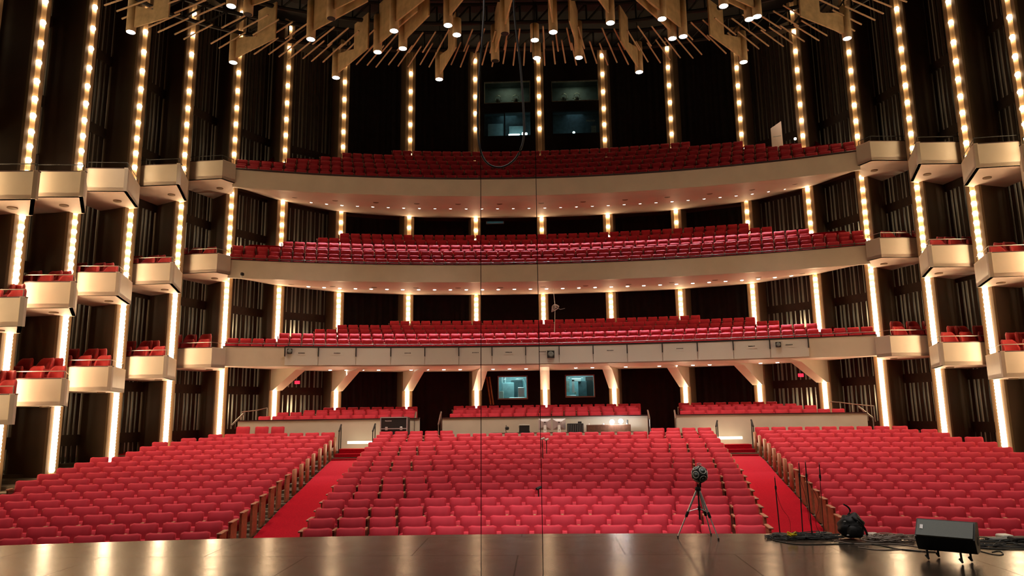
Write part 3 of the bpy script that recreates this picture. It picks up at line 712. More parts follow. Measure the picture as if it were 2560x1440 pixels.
# ---------------------------------------------------------------- ceiling canopy
cc2 = Vector((0, 16.5))
OUT = [(-13.8, 20.5), (-13.5, 21.6), (-12.3, 22.7), (-11.1, 23.5), (-9.0, 24.4), (-6.5, 25.1), (-4, 25.3), (-1.5, 25.4), (1.5, 25.5), (4, 25.7), (6.5, 25.1), (8.2, 24.8), (9.8, 24.4), (11.1, 23.7), (11.9, 22.0)]
def along(pts, n):
    pts = [Vector(p) for p in pts]; ds = [0]
    for i in range(len(pts)-1): ds.append(ds[-1]+(pts[i+1]-pts[i]).length)
    out = []
    for j in range(n):
        d = ds[-1]*j/(n-1)
        for i in range(len(pts)-1):
            if ds[i] <= d <= ds[i+1]+1e-6: out.append(pts[i]+(pts[i+1]-pts[i])*((d-ds[i])/(ds[i+1]-ds[i]))); break
    return out
for ring, (sc, n_, z, ln, lab) in enumerate(((1.0, 74, 14.6, 1.5, 'outer fan of thin tan ceiling rods'), (.86, 52, 14.5, 1.35, 'inner fan of thin tan ceiling rods'))):
    t = thing('rod_fan', lab+' below the dark ceiling', 'ceiling rods')
    for j, p in enumerate(along(OUT, n_)):
        q = cc2+(p-cc2)*sc; d = (cc2-q).normalized(); jit = .12*math.sin(j*2.3)
        a_ = q+d*jit; b_ = a_+d*ln
        if random.random() < .05: continue
        part('rod', MB().tube([(a_.x, a_.y, z), (b_.x, b_.y, z+.12)], .028, 6), 'rod', t)
# black ring trusses
def trusstube(pts, z, h, r=.045):
    mb = MB(); P3 = [(p.x, p.y, z) for p in pts]; Q3 = [(p.x, p.y, z+h) for p in pts]
    mb.tube(P3, r, 6); mb.tube(Q3, r, 6)
    for i in range(len(pts)-1): mb.tube([P3[i], Q3[i+1]], r*.5, 4); mb.tube([P3[i], Q3[i]], r*.5, 4)
    return mb
for s, z, nm in ((.95, 15.0, 'outer'), (.80, 15.3, 'middle'), (.62, 15.2, 'inner')):
    part('ring_truss', trusstube([cc2+(p-cc2)*s for p in along(OUT, 40)], z, .7, .07), 'truss', label=f'{nm} curved black truss of the ceiling canopy', category='truss')
mb = MB(); pp = along(OUT, 30)
mb.grid([[(*(cc2+(p-cc2)*s), 16.4+.2*math.sin(i)) for p in pp] for i, s in enumerate((.93, .75, .5, .25, .05))]); part('canopy_deck', mb, 'truss', label='dark deck above the ceiling rods and panels', category='ceiling')
# plywood reflector panels with cylinder lamps
LAMPS = [(327, 80, 1.6, 1, 'n'), (583, 156, 2.3, 1, 'n'), (840, 194, 2.4, 1, 'n'), (1098, 198, 2.2, 1, 'n'), (1598, 180, 2.2, 1, 'n'), (1859, 155, 2.3, 1, 'n'), (2118, 96, 2.3, 1, 'n'),
         (777, 98, 2.8, 1, 'p'), (944, 130, 2.6, 1, 'p'), (1007, 121, 1.9, 1, 'p'), (985, 77, 2.6, 1, 'p'), (1120, 63, 2.2, 1, 'p'), (1383, 80, 2.4, 1, 'p'), (1447, 144, 2.0, 1, 'p'), (1526, 57, 2.2, 1, 'p'),
         (1655, 47, 2.4, 1, 'p'), (1681, 96, 2.4, 1, 'p'), (1708, 91, 2.2, 1, 'p'), (1809, 15, 2.6, 1, 'p'), (1873, 48, 2.4, 1, 'p'), (1893, 41, 2.0, 1, 'c'), (578, 15, 2.2, 1, 'p'), (620, 36, 2.8, 0, 'p'), (828, 46, 3.0, 0, 'p'),
         (1238, 152, 1.7, 0, 'p'), (1262, 84, 2.2, 0, 'p'), (1142, 87, 0, 1, 'c'), (1337, 100, 0, 1, 'c'), (1342, 145, 0, 1, 'c')]
LAMPS.sort(key=lambda l: l[0])
for idx, (x, y, ln, on, kd) in enumerate(LAMPS):
    z = 13.9; q = atZ(x, y, z); p = Vector((q[0], q[1])); d = (cc2-p).normalized(); hc = {'c': .55, 'n': 1.15, 'p': 1.35}[kd]
    nm = 'ceiling_panel_lamp' if ln else 'cylinder_lamp'; onw = 'lit' if on else 'unlit'
    body = 'tan plywood panel' if ln else 'bare tan cylinder'
    t = thing(nm, f'{body} with {onw} lamp, {ORD[idx+1] if idx < 26 else ["last but two","last but one","last"][idx-26]} hanging lamp from the left', 'ceiling light', (q[0], q[1], z), math.atan2(d.y, d.x))
    part('cylinder', MB().lathe([(.15, 0), (.15, hc), (.12, hc+.02), (.12, .03), (.13, .0)], (0, 0, 0), 18), 'ply', t, True)
    part('lens', MB().lathe([(.13, -.012), (.13, -.002)], (0, 0, 0), 18), 'lens' if on else 'black', t)
    if ln:
        pn = MB(); zt = 1.5 if kd == 'n' else 1.75
        if kd == 'n': pr = [(.1, .12), (ln, .12+.02*ln), (ln, zt), (ln*.58, zt), (ln*.58, .55), (.1, .9)]
        else: pr = [(.1, .25), (ln, .28), (ln, zt), (.1, zt)]
        pn.loft([[(a_, -.025, b_) for a_, b_ in pr], [(a_, .025, b_) for a_, b_ in pr]]); part('panel', pn, 'ply', t)
    part('hanger', MB().tube([(.0, 0, hc), (.05, 0, 2.6)], .02, 5), 'truss', t)
    if on: light('SPOT', 'cylinder_beam', (0, 0, -.03), CAN_W, (1, .78, .66), (-.4, 0, -2), .12, 62, .8, parent=t)

# ---------------------------------------------------------------- hanging cables
def wire(x0, y0, x1, y1, Y, r, lab, ztop=15.0):
    a_, b_ = atY(x0, y0, Y), atY(x1, y1, Y); d = (b_-a_)/(b_[2]-a_[2])
    top = a_+d*(ztop-a_[2]); bot = a_+d*(0.0-a_[2])
    part('hanging_wire', MB().tube([tuple(bot), tuple(top)], r, 6), 'rubber', label=lab, category='wire')
wire(1202, 445, 1203, 1440, 6.5, .0034, 'thin black vertical wire left of the centre, stage floor to ceiling')
wire(1340, 445, 1358, 1440, 6.5, .0034, 'thin black vertical wire beside the centre column, stage floor to ceiling')
lp = [(-1.08, 15), (-1.11, 10.26), (-1.17, 9.34), (-1.25, 8.45), (-1.28, 7.57), (-1.25, 6.96), (-1.11, 6.61), (-.82, 6.5), (-.54, 6.64), (-.37, 6.93), (-.31, 7.27), (-.33, 7.97), (-.38, 8.86), (-.47, 9.68), (-.5, 10.23), (-.52, 15)]
def smooth(P, it=2):
    for _ in range(it):
        Q = [P[0]]
        for i in range(len(P)-1):
            a_, b_ = np.array(P[i]), np.array(P[i+1]); Q += [tuple(a_*.75+b_*.25), tuple(a_*.25+b_*.75)]
        P = Q+[P[-1]]
    return P
part('cable_loop', MB().tube(smooth([(x, 14, z) for x, z in lp]), .022, 8), 'black', smooth=True, label='thick black cable hanging in a long U loop from the ceiling', category='cable')
# coil of cable hanging under the middle balcony
c0 = atY(1388, 768, 31); cb = MB(); top = atY(1383, 722, 31)
cb.tube([tuple(top), tuple(c0)], .012); cb.tube([tuple(c0), tuple(atY(1386, 830, 31))], .01)
for q in range(5):
    cb.tube([(c0[0]+.14*math.cos(a_)*(1+.25*q/5), c0[1]+.05*math.sin(3*a_+q), c0[2]-.02*q+.12*math.sin(a_+q*.3)) for a_ in [2*PI*i/16 for i in range(17)]], .009, 5)
cb.tube([tuple(c0), (c0[0]+.22, c0[1], c0[2]-.1), (c0[0]+.42, c0[1], c0[2]-.06)], .012)
part('hanging_coil', cb, 'alu', label='tangled pale cable coil hanging below the middle balcony right of centre', category='cable')

# ---------------------------------------------------------------- cross aisle equipment
def on(x, y, Y): return atY(x, y, Y)
AY = 26.9
def rowbox(name, lab, cat, x0, y0, x1, y1, Y, dep, m_, bev=.01):
    a_, b_ = atY(x0, y0, Y), atY(x1, y1, Y); t = thing(name, lab, cat, ((a_[0]+b_[0])/2, Y+dep/2, b_[2])); W, H = b_[0]-a_[0], a_[2]-b_[2]
    part('body', MB().rbox((0, 0, H/2), (W, dep, H), bev), m_, t); return t, W, H
# road case
t, W, H = rowbox('road_case', 'black road case with metal edges and latches against the parapet', 'road case', 952, 1044, 1017, 1092, 26.2, .6, 'cabinet')
ed = MB()
for sx in (-1, 1):
    for zz in (0, 1): pass
    ed.box((sx*W/2, -.3, H/2), (.035, .035, H+.02)); ed.box((0, -.3, H/2+sx*H/2), (W, .035, .035))
ed.box((0, -.305, H*.42), (W+.03, .02, .035)); part('metal_edging', ed, 'alu', t)
for sx in (-.28, .28): part('latch', MB().rbox((sx*W, -.31, H*.43), (.09, .03, .12), .008), 'alu', t)
for sx in (-.4, .4): part('caster', MB().lathe([(.04, -.02), (.04, .02)], (sx*W, -.2, -.03), 10, Matrix.Rotation(PI/2, 3, 'X')), 'rubber', t)
lg = MB()
for i in range(7): lg.box((-.32*W+.035*i, -.302, H*.82+(.006 if i == 0 else 0)), (.026, .006, .04))
part('pale_logo', lg, 'alu', t)
# mixing desk table behind row seventeen
tb = thing('control_table', 'long dark table behind the centre seats carrying the control gear', 'table', (0.9, 26.75, .32))
a_, b_ = atY(1235, 1080, 26.5), atY(1600, 1078, 26.5); zt = b_[2]-.02; cx = (a_[0]+b_[0])/2-.9
part('table_top', MB().box((cx, 0, zt-.32), (b_[0]-a_[0]+.3, .6, .03)), 'darkwood', tb)
for q in (-1, 1):
    for r_ in (-1, 1): part('leg', MB().box((cx+q*(b_[0]-a_[0])/2, r_*.25, (zt-.34)/2), (.04, .04, zt-.34)), 'black', tb)
TZ = zt+.0
def gear(name, lab, cat, x0, x1, ytop, Y=26.6, dep=.35, m_='black', bev=.015):
    a_ = atY(x0, ytop, Y); b_ = atY(x1, ytop, Y); H = a_[2]-TZ; t = thing(name, lab, cat, ((a_[0]+b_[0])/2, Y+dep/2, TZ)); W = b_[0]-a_[0]
    if m_: part('body', MB().rbox((0, 0, H/2), (W, dep, H), bev), m_, t)
    return t, W, H
t, W, H = gear('desk_lamp', 'small black clip lamp at the left end of the control table', 'lamp', 1259, 1271, 1063, m_=None)
part('stem', MB().tube([(0, 0, 0), (-.02, 0, .12), (0, 0, H)], .012), 'black', t); part('shade', MB().rbox((.03, 0, H*.6), (.14, .1, .12), .03), 'black', t); part('base', MB().rbox((0, 0, .012), (.13, .13, .024), .005), 'black', t)
t, W, H = gear('screen_console', 'black hooded console left of the two monitors', 'console', 1297, 1324, 1064)
part('hood_frame', MB().tube([(-W/2, -.18, H*.2), (-W/2+.02, -.18, H+.03), (W/2, -.18, H+.03), (W/2, -.18, H*.3)], .012), 'gearmetal', t); part('tray', MB().box((0, -.1, .01), (W+.15, .35, .02)), 'black', t)
for j, (x0, x1) in enumerate(((1346, 1378), (1381, 1414))):
    lab = ['silver desktop monitor seen from behind, left one of the pair', 'silver desktop monitor seen from behind, right one of the pair'][j]
    t, W, H = gear('monitor', lab, 'monitor', x0, x1, 1047, m_=None)
    sh = MB(); sh.loft([[(-W/2, .02, .1), (W/2, .02, .1), (W/2, .02, H), (-W/2, .02, H)], [(-W/2, .0, .1), (W/2, .0, .1), (W/2, .0, H), (-W/2, .0, H)], [(-W*.2, -.045, .2), (W*.2, -.045, .2), (W*.2, -.045, H*.8), (-W*.2, -.045, H*.8)]])
    part('screen_shell', sh, 'alu', t); part('stand', MB().loft([[(-.06, -.16, 0), (.06, -.16, 0), (.06, -.14, 0), (-.06, -.14, 0)], [(-.045, -.06, H*.55), (.045, -.06, H*.55), (.045, -.04, H*.55), (-.045, -.04, H*.55)]]), 'paleg', t)
    part('logo', MB().lathe([(.025, 0), (.025, .004)], (0, -.048, H*.74), 12, Matrix.Rotation(PI/2, 3, 'X')), 'black', t); part('cable_hole', MB().lathe([(.016, 0), (.016, .01)], (0, -.15, H*.2), 10, Matrix.Rotation(PI/2, 3, 'X')), 'black', t)
t, W, H = gear('equipment_case', 'black ribbed equipment case right of the two monitors', 'case', 1418, 1459, 1059)
rb = MB()
for i in range(9): rb.box((-W/2+W*(i+.5)/9, -.18, H*.5), (.012, .012, H*.8))
part('ribs', rb, 'grille', t); part('top_box', MB().rbox((W*.28, 0, H+.03), (.13, .2, .08), .01), 'black', t)
t, W, H = gear('mixing_console', 'long dark mixing console at the right end of the control table', 'console', 1467, 1577, 1062, m_='darkwood')
for q in (-.45, -.12, .42): part('knob_lamp', MB().lathe([(.035, 0), (.02, .05)], (W*q, -.1, H), 8), 'alu', t)
part('handset', MB().tube([(W*.43, -.1, H), (W*.43, -.1, H+.16)], .03), 'black', t)
for j, x in enumerate((1530, 1552)):
    q = atY(x, 1055 if j == 0 else 1053, 26.62); t = thing('work_lamp', ['bright cold white work lamp on the mixing console, left one', 'bright cold white work lamp on the mixing console, right one'][j], 'lamp', (q[0], q[1]+.05, TZ+.25))
    part('lamp_head', MB().ball((0, -.05, q[2]-TZ-.25), .085, 12, 8), 'coldlamp', t, True); part('gooseneck', MB().tube([(0, 0.02, 0), (0, .04, .06), (0, 0, q[2]-TZ-.25)], .012), 'black', t)
    light('POINT', 'work_lamp_glow', (0, -.2, q[2]-TZ-.25), 14, (.9, .95, 1), size=.06, parent=t)
# loose chairs on the left by the parapet
for j, (x, lab) in enumerate(((607, 'loose red chair by the left parapet, outermost of three'), (654, 'loose red chair by the left parapet, middle of three'), (694, 'loose red chair by the left parapet, innermost of three'))):
    q = atY(x, 1066, 26.0-.3*(2-j)); t = thing('loose_chair', lab, 'chair', (q[0], q[1], q[2]-.95), .15, 'loose chairs by the left parapet')
    for n in ('backrest', 'seat_cushion'):
        o = link(n, SM[n], t); o.location = (0, 0, .1)
    for a_ in (-.2, .2):
        for b_ in (-.2, .12): part('leg', MB().tube([(a_, b_, .0), (a_, b_, .48)], .014), 'steel', t)
# handrails
def hrail(pts, lab, r=.022, posts=(), zb=None, m_='steel'):
    t = thing('handrail', lab, 'handrail'); part('rail', MB().tube(pts, r, 8), m_, t)
    for p in posts: part('post', MB().tube([(p[0], p[1], p[2]-(p[3] if len(p) > 3 else .8)), (p[0], p[1], p[2])], .018, 6), m_, t)
def P3(x, y, Y): return tuple(atY(x, y, Y))
for xa, ya, xb, yb, lab in ((848, 1078, 853, 1062, 'black handrail at the left side of the left aisle top'), (932, 1078, 938, 1060, 'black handrail at the right side of the left aisle top'), (1790, 1066, 1793, 1052, 'black handrail at the left side of the right aisle top'), (1883, 1066, 1878, 1050, 'black handrail at the right side of the right aisle top')):
    a_, b_ = P3(xa, ya, 25.6), P3(xb, yb, 26.5); hrail([a_, b_], lab, .03, [(*a_, .75), (*b_, .95)], m_='black')
for xa, ya, xb, yb, lab in ((1096, 1062, 1103, 1030, 'steel handrail at the left end of the centre parapet'), (1624, 1048, 1619, 1026, 'steel handrail at the right end of the centre parapet'), (1036, 1052, 1040, 1030, 'steel handrail at the inner end of the left parapet'), (1690, 1046, 1686, 1026, 'steel handrail at the inner end of the right parapet')):
    a_, b_ = P3(xa, ya, 27.1), P3(xb, yb, 28.6); hrail([a_, b_], lab, .03, [(*a_, .7), (*b_, .9)], m_='steel')
hrail([P3(578, 1064, 25.6), P3(609, 1034, 26.6)], 'pale sloping handrail at the outer end of the left parapet', .03, [(*P3(609, 1034, 26.6), .8)])
hrail([P3(2182, 1045, 25.9), P3(2146, 1016, 27.0)], 'pale sloping handrail at the outer end of the right parapet', .03, [(*P3(2182, 1045, 25.9), .8)])
pr_ = [P3(x, y, 29.0) for x, y in ((604, 1030), (641, 1026), (668, 1020))]; hrail(pr_, 'thin level handrail beside the left rear seats', .02, [(*p, .6) for p in pr_])
pr_ = [P3(x, y, 29.0) for x, y in ((2074, 1004), (2100, 1006), (2130, 1010), (2185, 1015))]; hrail(pr_, 'thin level handrail beside the right rear seats', .02, [(*p, .6) for p in pr_])
# exit signs
for x, y, lab in ((743, 956, 'small red exit sign in the left slatted bay'), (2002, 938, 'small red exit sign in the right slatted bay')):
    q = atY(x, y, 31.6); t = thing('exit_sign', lab, 'sign', tuple(q)); part('lit_face', MB().rbox((0, 0, 0), (.22, .06, .14), .01), 'exitred', t); part('hanger', MB().tube([(0, 0, .07), (0, 0, .6)], .01), 'black', t)
# floodlight on the middle parapet, planks by the control-room window, open door at the top right
q = atY(607, 688, 27.7); t = thing('small_spotlight', 'small black and white spotlight clipped to the left end of the middle balcony', 'spotlight', tuple(q)); part('head', MB().rbox((.03, -.12, .02), (.1, .16, .12), .02), 'black', t); part('clamp', MB().rbox((-.02, -.07, -.07), (.08, .1, .1), .02), 'paleg', t)
for j, (x, dx) in enumerate(((1216, 10), (1223, 10))):
    a_, b_ = atY(x, 942, 37.2), atY(x+dx, 1012, 37.2); t = MB().tube([tuple(a_), tuple(b_)], .05, 4); part('plank', t, 'orange', label=['orange wooden plank leaning by the left control-room window, outer one', 'orange wooden plank leaning by the left control-room window, inner one'][j], category='plank')
a_, b_ = atY(1926, 308, 32.2), atY(1957, 350, 32.2); t = thing('open_door', 'pale open door at the top right behind the upper seats', 'door', ((a_[0]+b_[0])/2, 32.2, b_[2]-.6))
W, H = b_[0]-a_[0], a_[2]-b_[2]+.6; part('leaf', MB().loft([[(-W/2, 0, 0), (W/2, 0, 0), (W/2, .03, H+.1), (-W/2, .0, H-.25)], [(-W/2, .05, 0), (W/2, .05, 0), (W/2, .08, H+.1), (-W/2, .05, H-.25)]]), 'soffit', t); part('push_bar', MB().tube([(-W*.35, -.04, .75), (W*.35, -.04, .8)], .015), 'gearmetal', t)
light('POINT', 'door_lamp', (a_[0]+.5, 31.6, b_[2]+.9), 5, (1, .8, .7), size=.1)
for x, y, Y, lab in ((1988, 347, 31, 'small warm guide lamp among the top right seats'),):
    q = atY(x, y, Y); part('guide_lamp', MB().ball(tuple(q), .06), 'bulb', label=lab, category='lamp')
# microphone stands standing among the centre seats
for j, (x, yt, yb) in enumerate(((1356, 1098, 1165), (1366, 1100, 1150), (1346, 1222, 1270))):
    Yd = [20.3, 21.2, 15.6][j]; a_, b_ = atY(x, yt, Yd), atY(x, yb, Yd)
    t = thing('microphone_stand', ['thin microphone stand in the middle seats, left of a pair', 'thin microphone stand in the middle seats, right of a pair', 'thin microphone stand in the front centre seats'][j], 'microphone stand', (a_[0], Yd, zfl(math.hypot(a_[0], Yd-RC))))
    h = a_[2]-t.location.z; part('pole', MB().tube([(0, 0, 0), (0, 0, h)], .014), 'black', t); part('microphone', MB().tube([(-.04, -.05, h), (.05, .03, h+.03)], .03), 'alu' if j < 2 else 'black', t); part('base', MB().lathe([(.12, 0), (.12, .02)], (0, 0, 0), 12), 'black', t)

# ---------------------------------------------------------------- on the stage
# dodecahedral loudspeaker on a silver tripod
hx, hy, hz = 1.98, 9.72, .785
t = thing('tripod', 'silver camera tripod at the stage edge holding the round speaker', 'tripod', (hx-.03, hy, 0))
feet = [(-.29, .0), (.18, -.19), (.17, .18)]; top = (0, 0, .60)
for i, (fx, fy) in enumerate(feet):
    mid = (fx*.55, fy*.55, .60*.45+.02)
    lg = part('leg', MB().tube([(fx*.06, fy*.06, .59), mid], .013, 8), 'alu', t); part('lower_tube', MB().tube([mid, (fx, fy, .015)], .008, 8), 'alu', lg)
    part('clamp', MB().tube([(fx*.50, fy*.50, .32), (fx*.60, fy*.60, .255)], .019, 8), 'rubber', lg); part('rubber_foot', MB().ball((fx, fy, .012), .013), 'rubber', lg)
    part('brace', MB().tube([(0, 0, .36), (fx*.5, fy*.5, .32)], .006, 6), 'alu', t)
part('centre_column', MB().tube([(0, 0, .22), (0, 0, .66)], .011, 8), 'rubber', t); part('head_collar', MB().lathe([(.035, 0), (.04, .02), (.035, .045)], (0, 0, .58), 12), 'rubber', t); part('spreader_hub', MB().lathe([(.02, 0), (.02, .05)], (0, 0, .335), 10), 'rubber', t)
t = thing('dodecahedron_speaker', 'black round twelve-sided loudspeaker with chrome-ringed cones on the tripod', 'loudspeaker', (hx, hy, hz), .3)
ph = (1+5**.5)/2; nrm = [Vector(v).normalized() for v in ((0, 1, ph), (0, 1, -ph), (0, -1, ph), (0, -1, -ph), (1, ph, 0), (1, -ph, 0), (-1, ph, 0), (-1, -ph, 0), (ph, 0, 1), (ph, 0, -1), (-ph, 0, 1), (-ph, 0, -1))]
import bmesh
bm = bmesh.new(); vs = []
vv = [(a, b, c) for a in (-1, 1) for b in (-1, 1) for c in (-1, 1)]+[(0, a/ph, b*ph) for a in (-1, 1) for b in (-1, 1)]+[(a/ph, b*ph, 0) for a in (-1, 1) for b in (-1, 1)]+[(a*ph, 0, b/ph) for a in (-1, 1) for b in (-1, 1)]
for v in vv: vs.append(bm.verts.new(Vector(v).normalized()*.115))
bmesh.ops.convex_hull(bm, input=vs); bmesh.ops.dissolve_limit(bm, angle_limit=.05, verts=bm.verts, edges=bm.edges)
me = D.meshes.new('cabinet'); bm.to_mesh(me); bm.free(); me.materials.append(M['cabinet']); link('cabinet', me, t)
nd = []
fn = [f.normal.copy() for f in me.polygons]
for n in fn:
    R3 = n.to_track_quat('Z', 'Y').to_matrix(); c = n*.0905
    dr = part('driver', MB().lathe([(.046, 0), (.048, .006), (.040, .010), (.036, .004), (.036, 0)], c, 20, R3), 'paleg', t, True)
    part('cone', MB().lathe([(.035, .007), (.012, -.002), (.011, .004), (.004, .009)], c, 16, R3), 'grille', dr, True)
part('mounting_tube', MB().tube([(-.0, 0, -.16), (-.0, 0, -.09)], .013, 8), 'rubber', t)
part('top_eyebolt', MB().tube([(.03*math.cos(a_), 0, .128+.012*math.sin(a_)) for a_ in [2*PI*i/12 for i in range(13)]], .005, 6), 'alu', t)
# microphone stands at the stage edge
for j, (xb, yb, xt, yt) in enumerate(((1950, 1336, 1936, 1190), (2007, 1336, 1996, 1152), (2031, 1346, 2012, 1150), (2060, 1334, 2047, 1156))):
    q = atZ(xb, yb, 0); Y = q[1]; T_ = atY(xt, yt, Y)
    t = thing('microphone_stand', ['microphone stand at the stage edge, leftmost and shortest of four', 'microphone stand at the stage edge, second from the left of four', 'microphone stand at the stage edge, nearest and thickest of four', 'microphone stand at the stage edge, rightmost and thinnest of four'][j], 'microphone stand', (q[0], Y, 0))
    dx, dy, h = T_[0]-q[0], 0, T_[2]; r_ = .0075 if j != 3 else .0045
    part('base', MB().lathe([(.10, 0), (.10, .012), (.03, .022)], (0, 0, 0), 20), 'rubber', t); part('pole', MB().tube([(0, 0, .01), (dx*.8, 0, h*.8)], r_, 8), 'rubber', t)
    part('clip', MB().rbox((dx*.82, -.005, h*.80), (.022, .03, .05), .005), 'rubber', t); part('microphone', MB().tube([(dx*.84, -.01, h*.74), (dx*.97, -.01, h*.97)], [.009, .006], 8), 'rubber', t); part('mic_tip', MB().tube([(dx*.97, -.01, h*.97), (dx, -.01, h)], [.004, .002], 6), 'alu', t)
    if j != 3:
        cbl = smooth([(dx*.8, -.02, h*.75), (.03+.05*j, -.03, h*.45), (.13-.06*j, -.06, .2), (.1, -.1, .012)]); part('lead', MB().tube(cbl, .0028, 5), 'redchair' if j == 0 else 'rubber', t)
# cable heaps
def heap(name, cx, cy, sx, sy, n, r, hmax, seed, m_, lab, coil=.16):
    rnd = random.Random(seed); mb = MB()
    for i in range(n):
        ox, oy = cx+rnd.uniform(-sx, sx), cy+rnd.uniform(-sy, sy); a0 = rnd.uniform(0, 6.28); R1 = coil*rnd.uniform(.4, 1.1); L_ = rnd.uniform(3, 9)
        hz_ = r+hmax*rnd.random()*max(0, 1-abs(ox-cx)/sx*.5)
        mb.tube([(ox+R1*(1+.25*math.sin(q*.7+i))*math.cos(a0+q*.4)*1.3, oy+R1*.55*math.sin(a0+q*.4), max(r, hz_+.012*math.sin(q*.9+i))) for q in range(int(L_/.4))], r, 5)
    part(name, mb, m_, label=lab, category='cable', kind='stuff')
heap('cable_heap', 3.22, 9.62, .34, .09, 46, .0055, .05, 3, 'cable', 'heap of dark cables on the stage edge around the microphone stand bases')
heap('pale_cable_heap', 4.22, 9.40, .16, .10, 30, .0055, .07, 5, 'palecable', 'heap of pale shiny cables on the stage behind the wedge loudspeaker')
heap('right_cable_heap', 5.35, 9.15, .45, .18, 16, .006, .03, 9, 'cable', 'loose dark cables on the stage at the right edge of the picture', .22)
def run(name, pix, r, m_, lab): part(name, MB().tube(smooth([tuple(atZ(x, y, r)) for x, y in pix]), r, 6), m_, smooth=True, label=lab, category='cable')
run('stage_cable', [(1932, 1350), (1990, 1362), (2080, 1360), (2180, 1358), (2240, 1372), (2300, 1378), (2340, 1380)], .006, 'cable', 'long dark cable snaking from the stand heap to the wedge loudspeaker')
run('stage_cable', [(2085, 1352), (2150, 1362), (2230, 1358), (2290, 1366), (2330, 1374)], .005, 'palecable', 'pale cable running along the stage behind the wedge loudspeaker')
run('stage_cable', [(2445, 1368), (2480, 1372), (2560, 1373), (2620, 1371)], .008, 'cable', 'thick dark cable leaving the wedge loudspeaker to the right')
run('stage_cable', [(2452, 1378), (2490, 1388), (2512, 1386), (2500, 1376), (2480, 1380)], .005, 'cable', 'small dark cable loop on the stage right of the wedge loudspeaker')
run('stage_cable', [(2145, 1368), (2200, 1376), (2260, 1372), (2310, 1379)], .0055, 'palecable', 'second pale cable nearest the camera beside the pale heap')
t = thing('yellow_connector', 'bunch of yellow plastic ties on the cable heap', 'cable tie', tuple(atZ(1980, 1340, .06)));
yb = MB(); rnd = random.Random(2)
for i in range(9): yb.tube([(rnd.uniform(-.05, .05), rnd.uniform(-.02, .02), rnd.uniform(0, .03)), (rnd.uniform(-.06, .06), rnd.uniform(-.02, .02), rnd.uniform(.0, .06))], .011, 5)
part('ties', yb, 'yellow', t)
q = atZ(2125, 1340, 0)
for (x0, x1, y, m_, lab, h) in ((2195, 2250, 1344, 'orange', 'orange tray of papers lying at the stage edge by the backpack', .03), (2175, 2200, 1346, 'paleg', 'crumpled white bag on the stage edge beside the backpack', .06), (2475, 2540, 1352, 'bluedark', 'dark folder lying at the far right stage edge', .03), (2500, 2530, 1346, 'paleg', 'white paper on the dark folder at the right stage edge', .045), (2530, 2575, 1356, 'black', 'black box at the far right corner of the stage', .06)):
    a_, b_ = atZ(x0, y, 0), atZ(x1, y, 0); mb = MB(); mb.rbox(((a_[0]+b_[0])/2, a_[1]+.02, h/2), (b_[0]-a_[0], .16, h), .012, .05); part({'orange': 'paper_tray', 'paleg': 'white_bag' if x0 < 2300 else 'paper', 'bluedark': 'folder', 'black': 'black_box'}[m_], mb, m_, label=lab, category={'orange': 'tray', 'paleg': 'bag' if x0 < 2300 else 'paper', 'bluedark': 'folder', 'black': 'box'}[m_])
# backpack
q0, q1 = atZ(2106, 1350, 0), atZ(2172, 1350, 0); cx = (q0[0]+q1[0])/2; W = q1[0]-q0[0]
t = thing('backpack', 'slumped black backpack with loose strap at the stage edge', 'bag', (cx, q0[1]+.12, 0), -.1)
bm = bmesh.new(); bmesh.ops.create_icosphere(bm, subdivisions=4, radius=1)
for v in bm.verts:
    x, y, z = v.co; zz = (z+1)/2
    s = 1-.28*zz**2; lump = 1+.07*math.sin(5*x+3*z+1)+.05*math.sin(9*z+4*y)
    sx = math.copysign(abs(x)**.75, x); v.co = Vector((sx*W*.52*s*lump+.03*zz, math.copysign(abs(y)**.8, y)*.13*s*lump, .30*zz**.85*(1+.06*math.sin(6*x))+.0))
me = D.meshes.new('body'); bm.to_mesh(me); bm.free(); me.materials.append(M['cloth']); me.polygons.foreach_set('use_smooth', [True]*len(me.polygons)); link('body', me, t)
part('front_pocket', MB().rbox((.02, -.12, .10), (W*.62, .08, .15), .035), 'cloth', t, True)
part('strap', MB().tube(smooth([(-.02, .03, .26), (.03, .02, .33), (-.01, .0, .385), (-.06, .0, .41)]), .011, 6), 'cloth', t); part('strap', MB().tube(smooth([(.0, -.1, .27), (.08, -.14, .22), (.15, -.13, .1), (.16, -.1, .02)]), .013, 6), 'cloth', t)
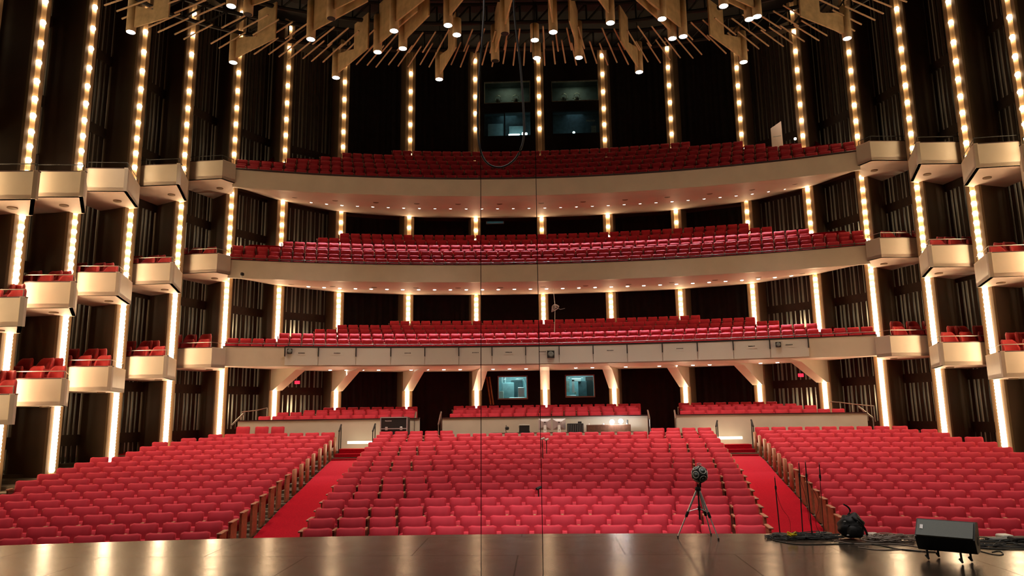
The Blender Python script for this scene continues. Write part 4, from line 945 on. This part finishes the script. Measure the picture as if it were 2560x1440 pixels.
for x, z in ((-.09, .215), (.06, .21), (-.08, .06), (.11, .06)): part('buckle', MB().rbox((x, -.155 if z < .1 else -.105, z), (.03, .012, .014), .004), 'alu', t)
# wedge loudspeaker on small feet
fa_, fb_ = atZ(2335, 1402, 0), atZ(2428, 1410, 0)
Yw = 8.15
LB, RB = atY(2302, 1380, Yw), atY(2425, 1388, Yw); LT, RT = atY(2310, 1298, Yw+.26), atY(2436, 1302, Yw+.26); LM, RM = atY(2290, 1338, Yw-.05), atY(2424, 1346, Yw-.05)
Wd = .55; base_z = .085
t = thing('wedge_loudspeaker', 'black wedge stage monitor loudspeaker on small feet, right side of the stage', 'loudspeaker', ((LM[0]+RM[0])/2+.03, Yw-.02, 0), -.62)
hM, hT = .245, .40
pr = [(-.02, hM-.005), (.0, hM+.01), (.17, hT-.01), (.19, hT), (.34, hT-.02), (.37, hT-.06), (.35, base_z+.03), (.32, base_z), (.12, base_z), (.09, base_z+.02)]
wd = MB(); wd.loft([[(x, y, z) for y, z in pr] for x in (-Wd/2-.0, -Wd/2+.012, Wd/2-.012, Wd/2+.0)]); part('cabinet', wd, 'cabinet', t)
gp = [(-.032, hM+.016), (-.012, hM+.03), (.158, hT-.004), (.168, hT-.012), (.0, hM+.0), (-.02, hM+.0)]
gr = MB(); gr.loft([[(x, y-.004, z) for y, z in gp] for x in (-Wd/2+.015, Wd/2-.015)]); part('grille', gr, 'grille', t)
part('badge', MB().box((-Wd/2+.06, .058, hM+.088), (.03, .008, .055), 0, -.83), 'alu', t)
part('side_handle', MB().lathe([(.045, 0), (.045, .006), (.03, .004)], (Wd/2, .2, (hM+base_z)/2+.04), 16, Matrix.Rotation(PI/2, 3, 'Y')), 'rubber', t)
for x, y in ((-Wd*.33, .03), (-Wd*.20, .22), (Wd*.24, .0), (Wd*.36, .16)):
    f = MB(); f.tube([(x, y, base_z+.02), (x+.005, y, .03)], .012, 6); f.tube([(x-.015, y, .045), (x+.015, y-.02, .0125)], .012, 6); part('foot', f, 'rubber', t)
# red tape line across the right aisle is the carpet joint
a_, b_ = atZ(1925, 1295, -.72), atZ(2075, 1302, -.72)
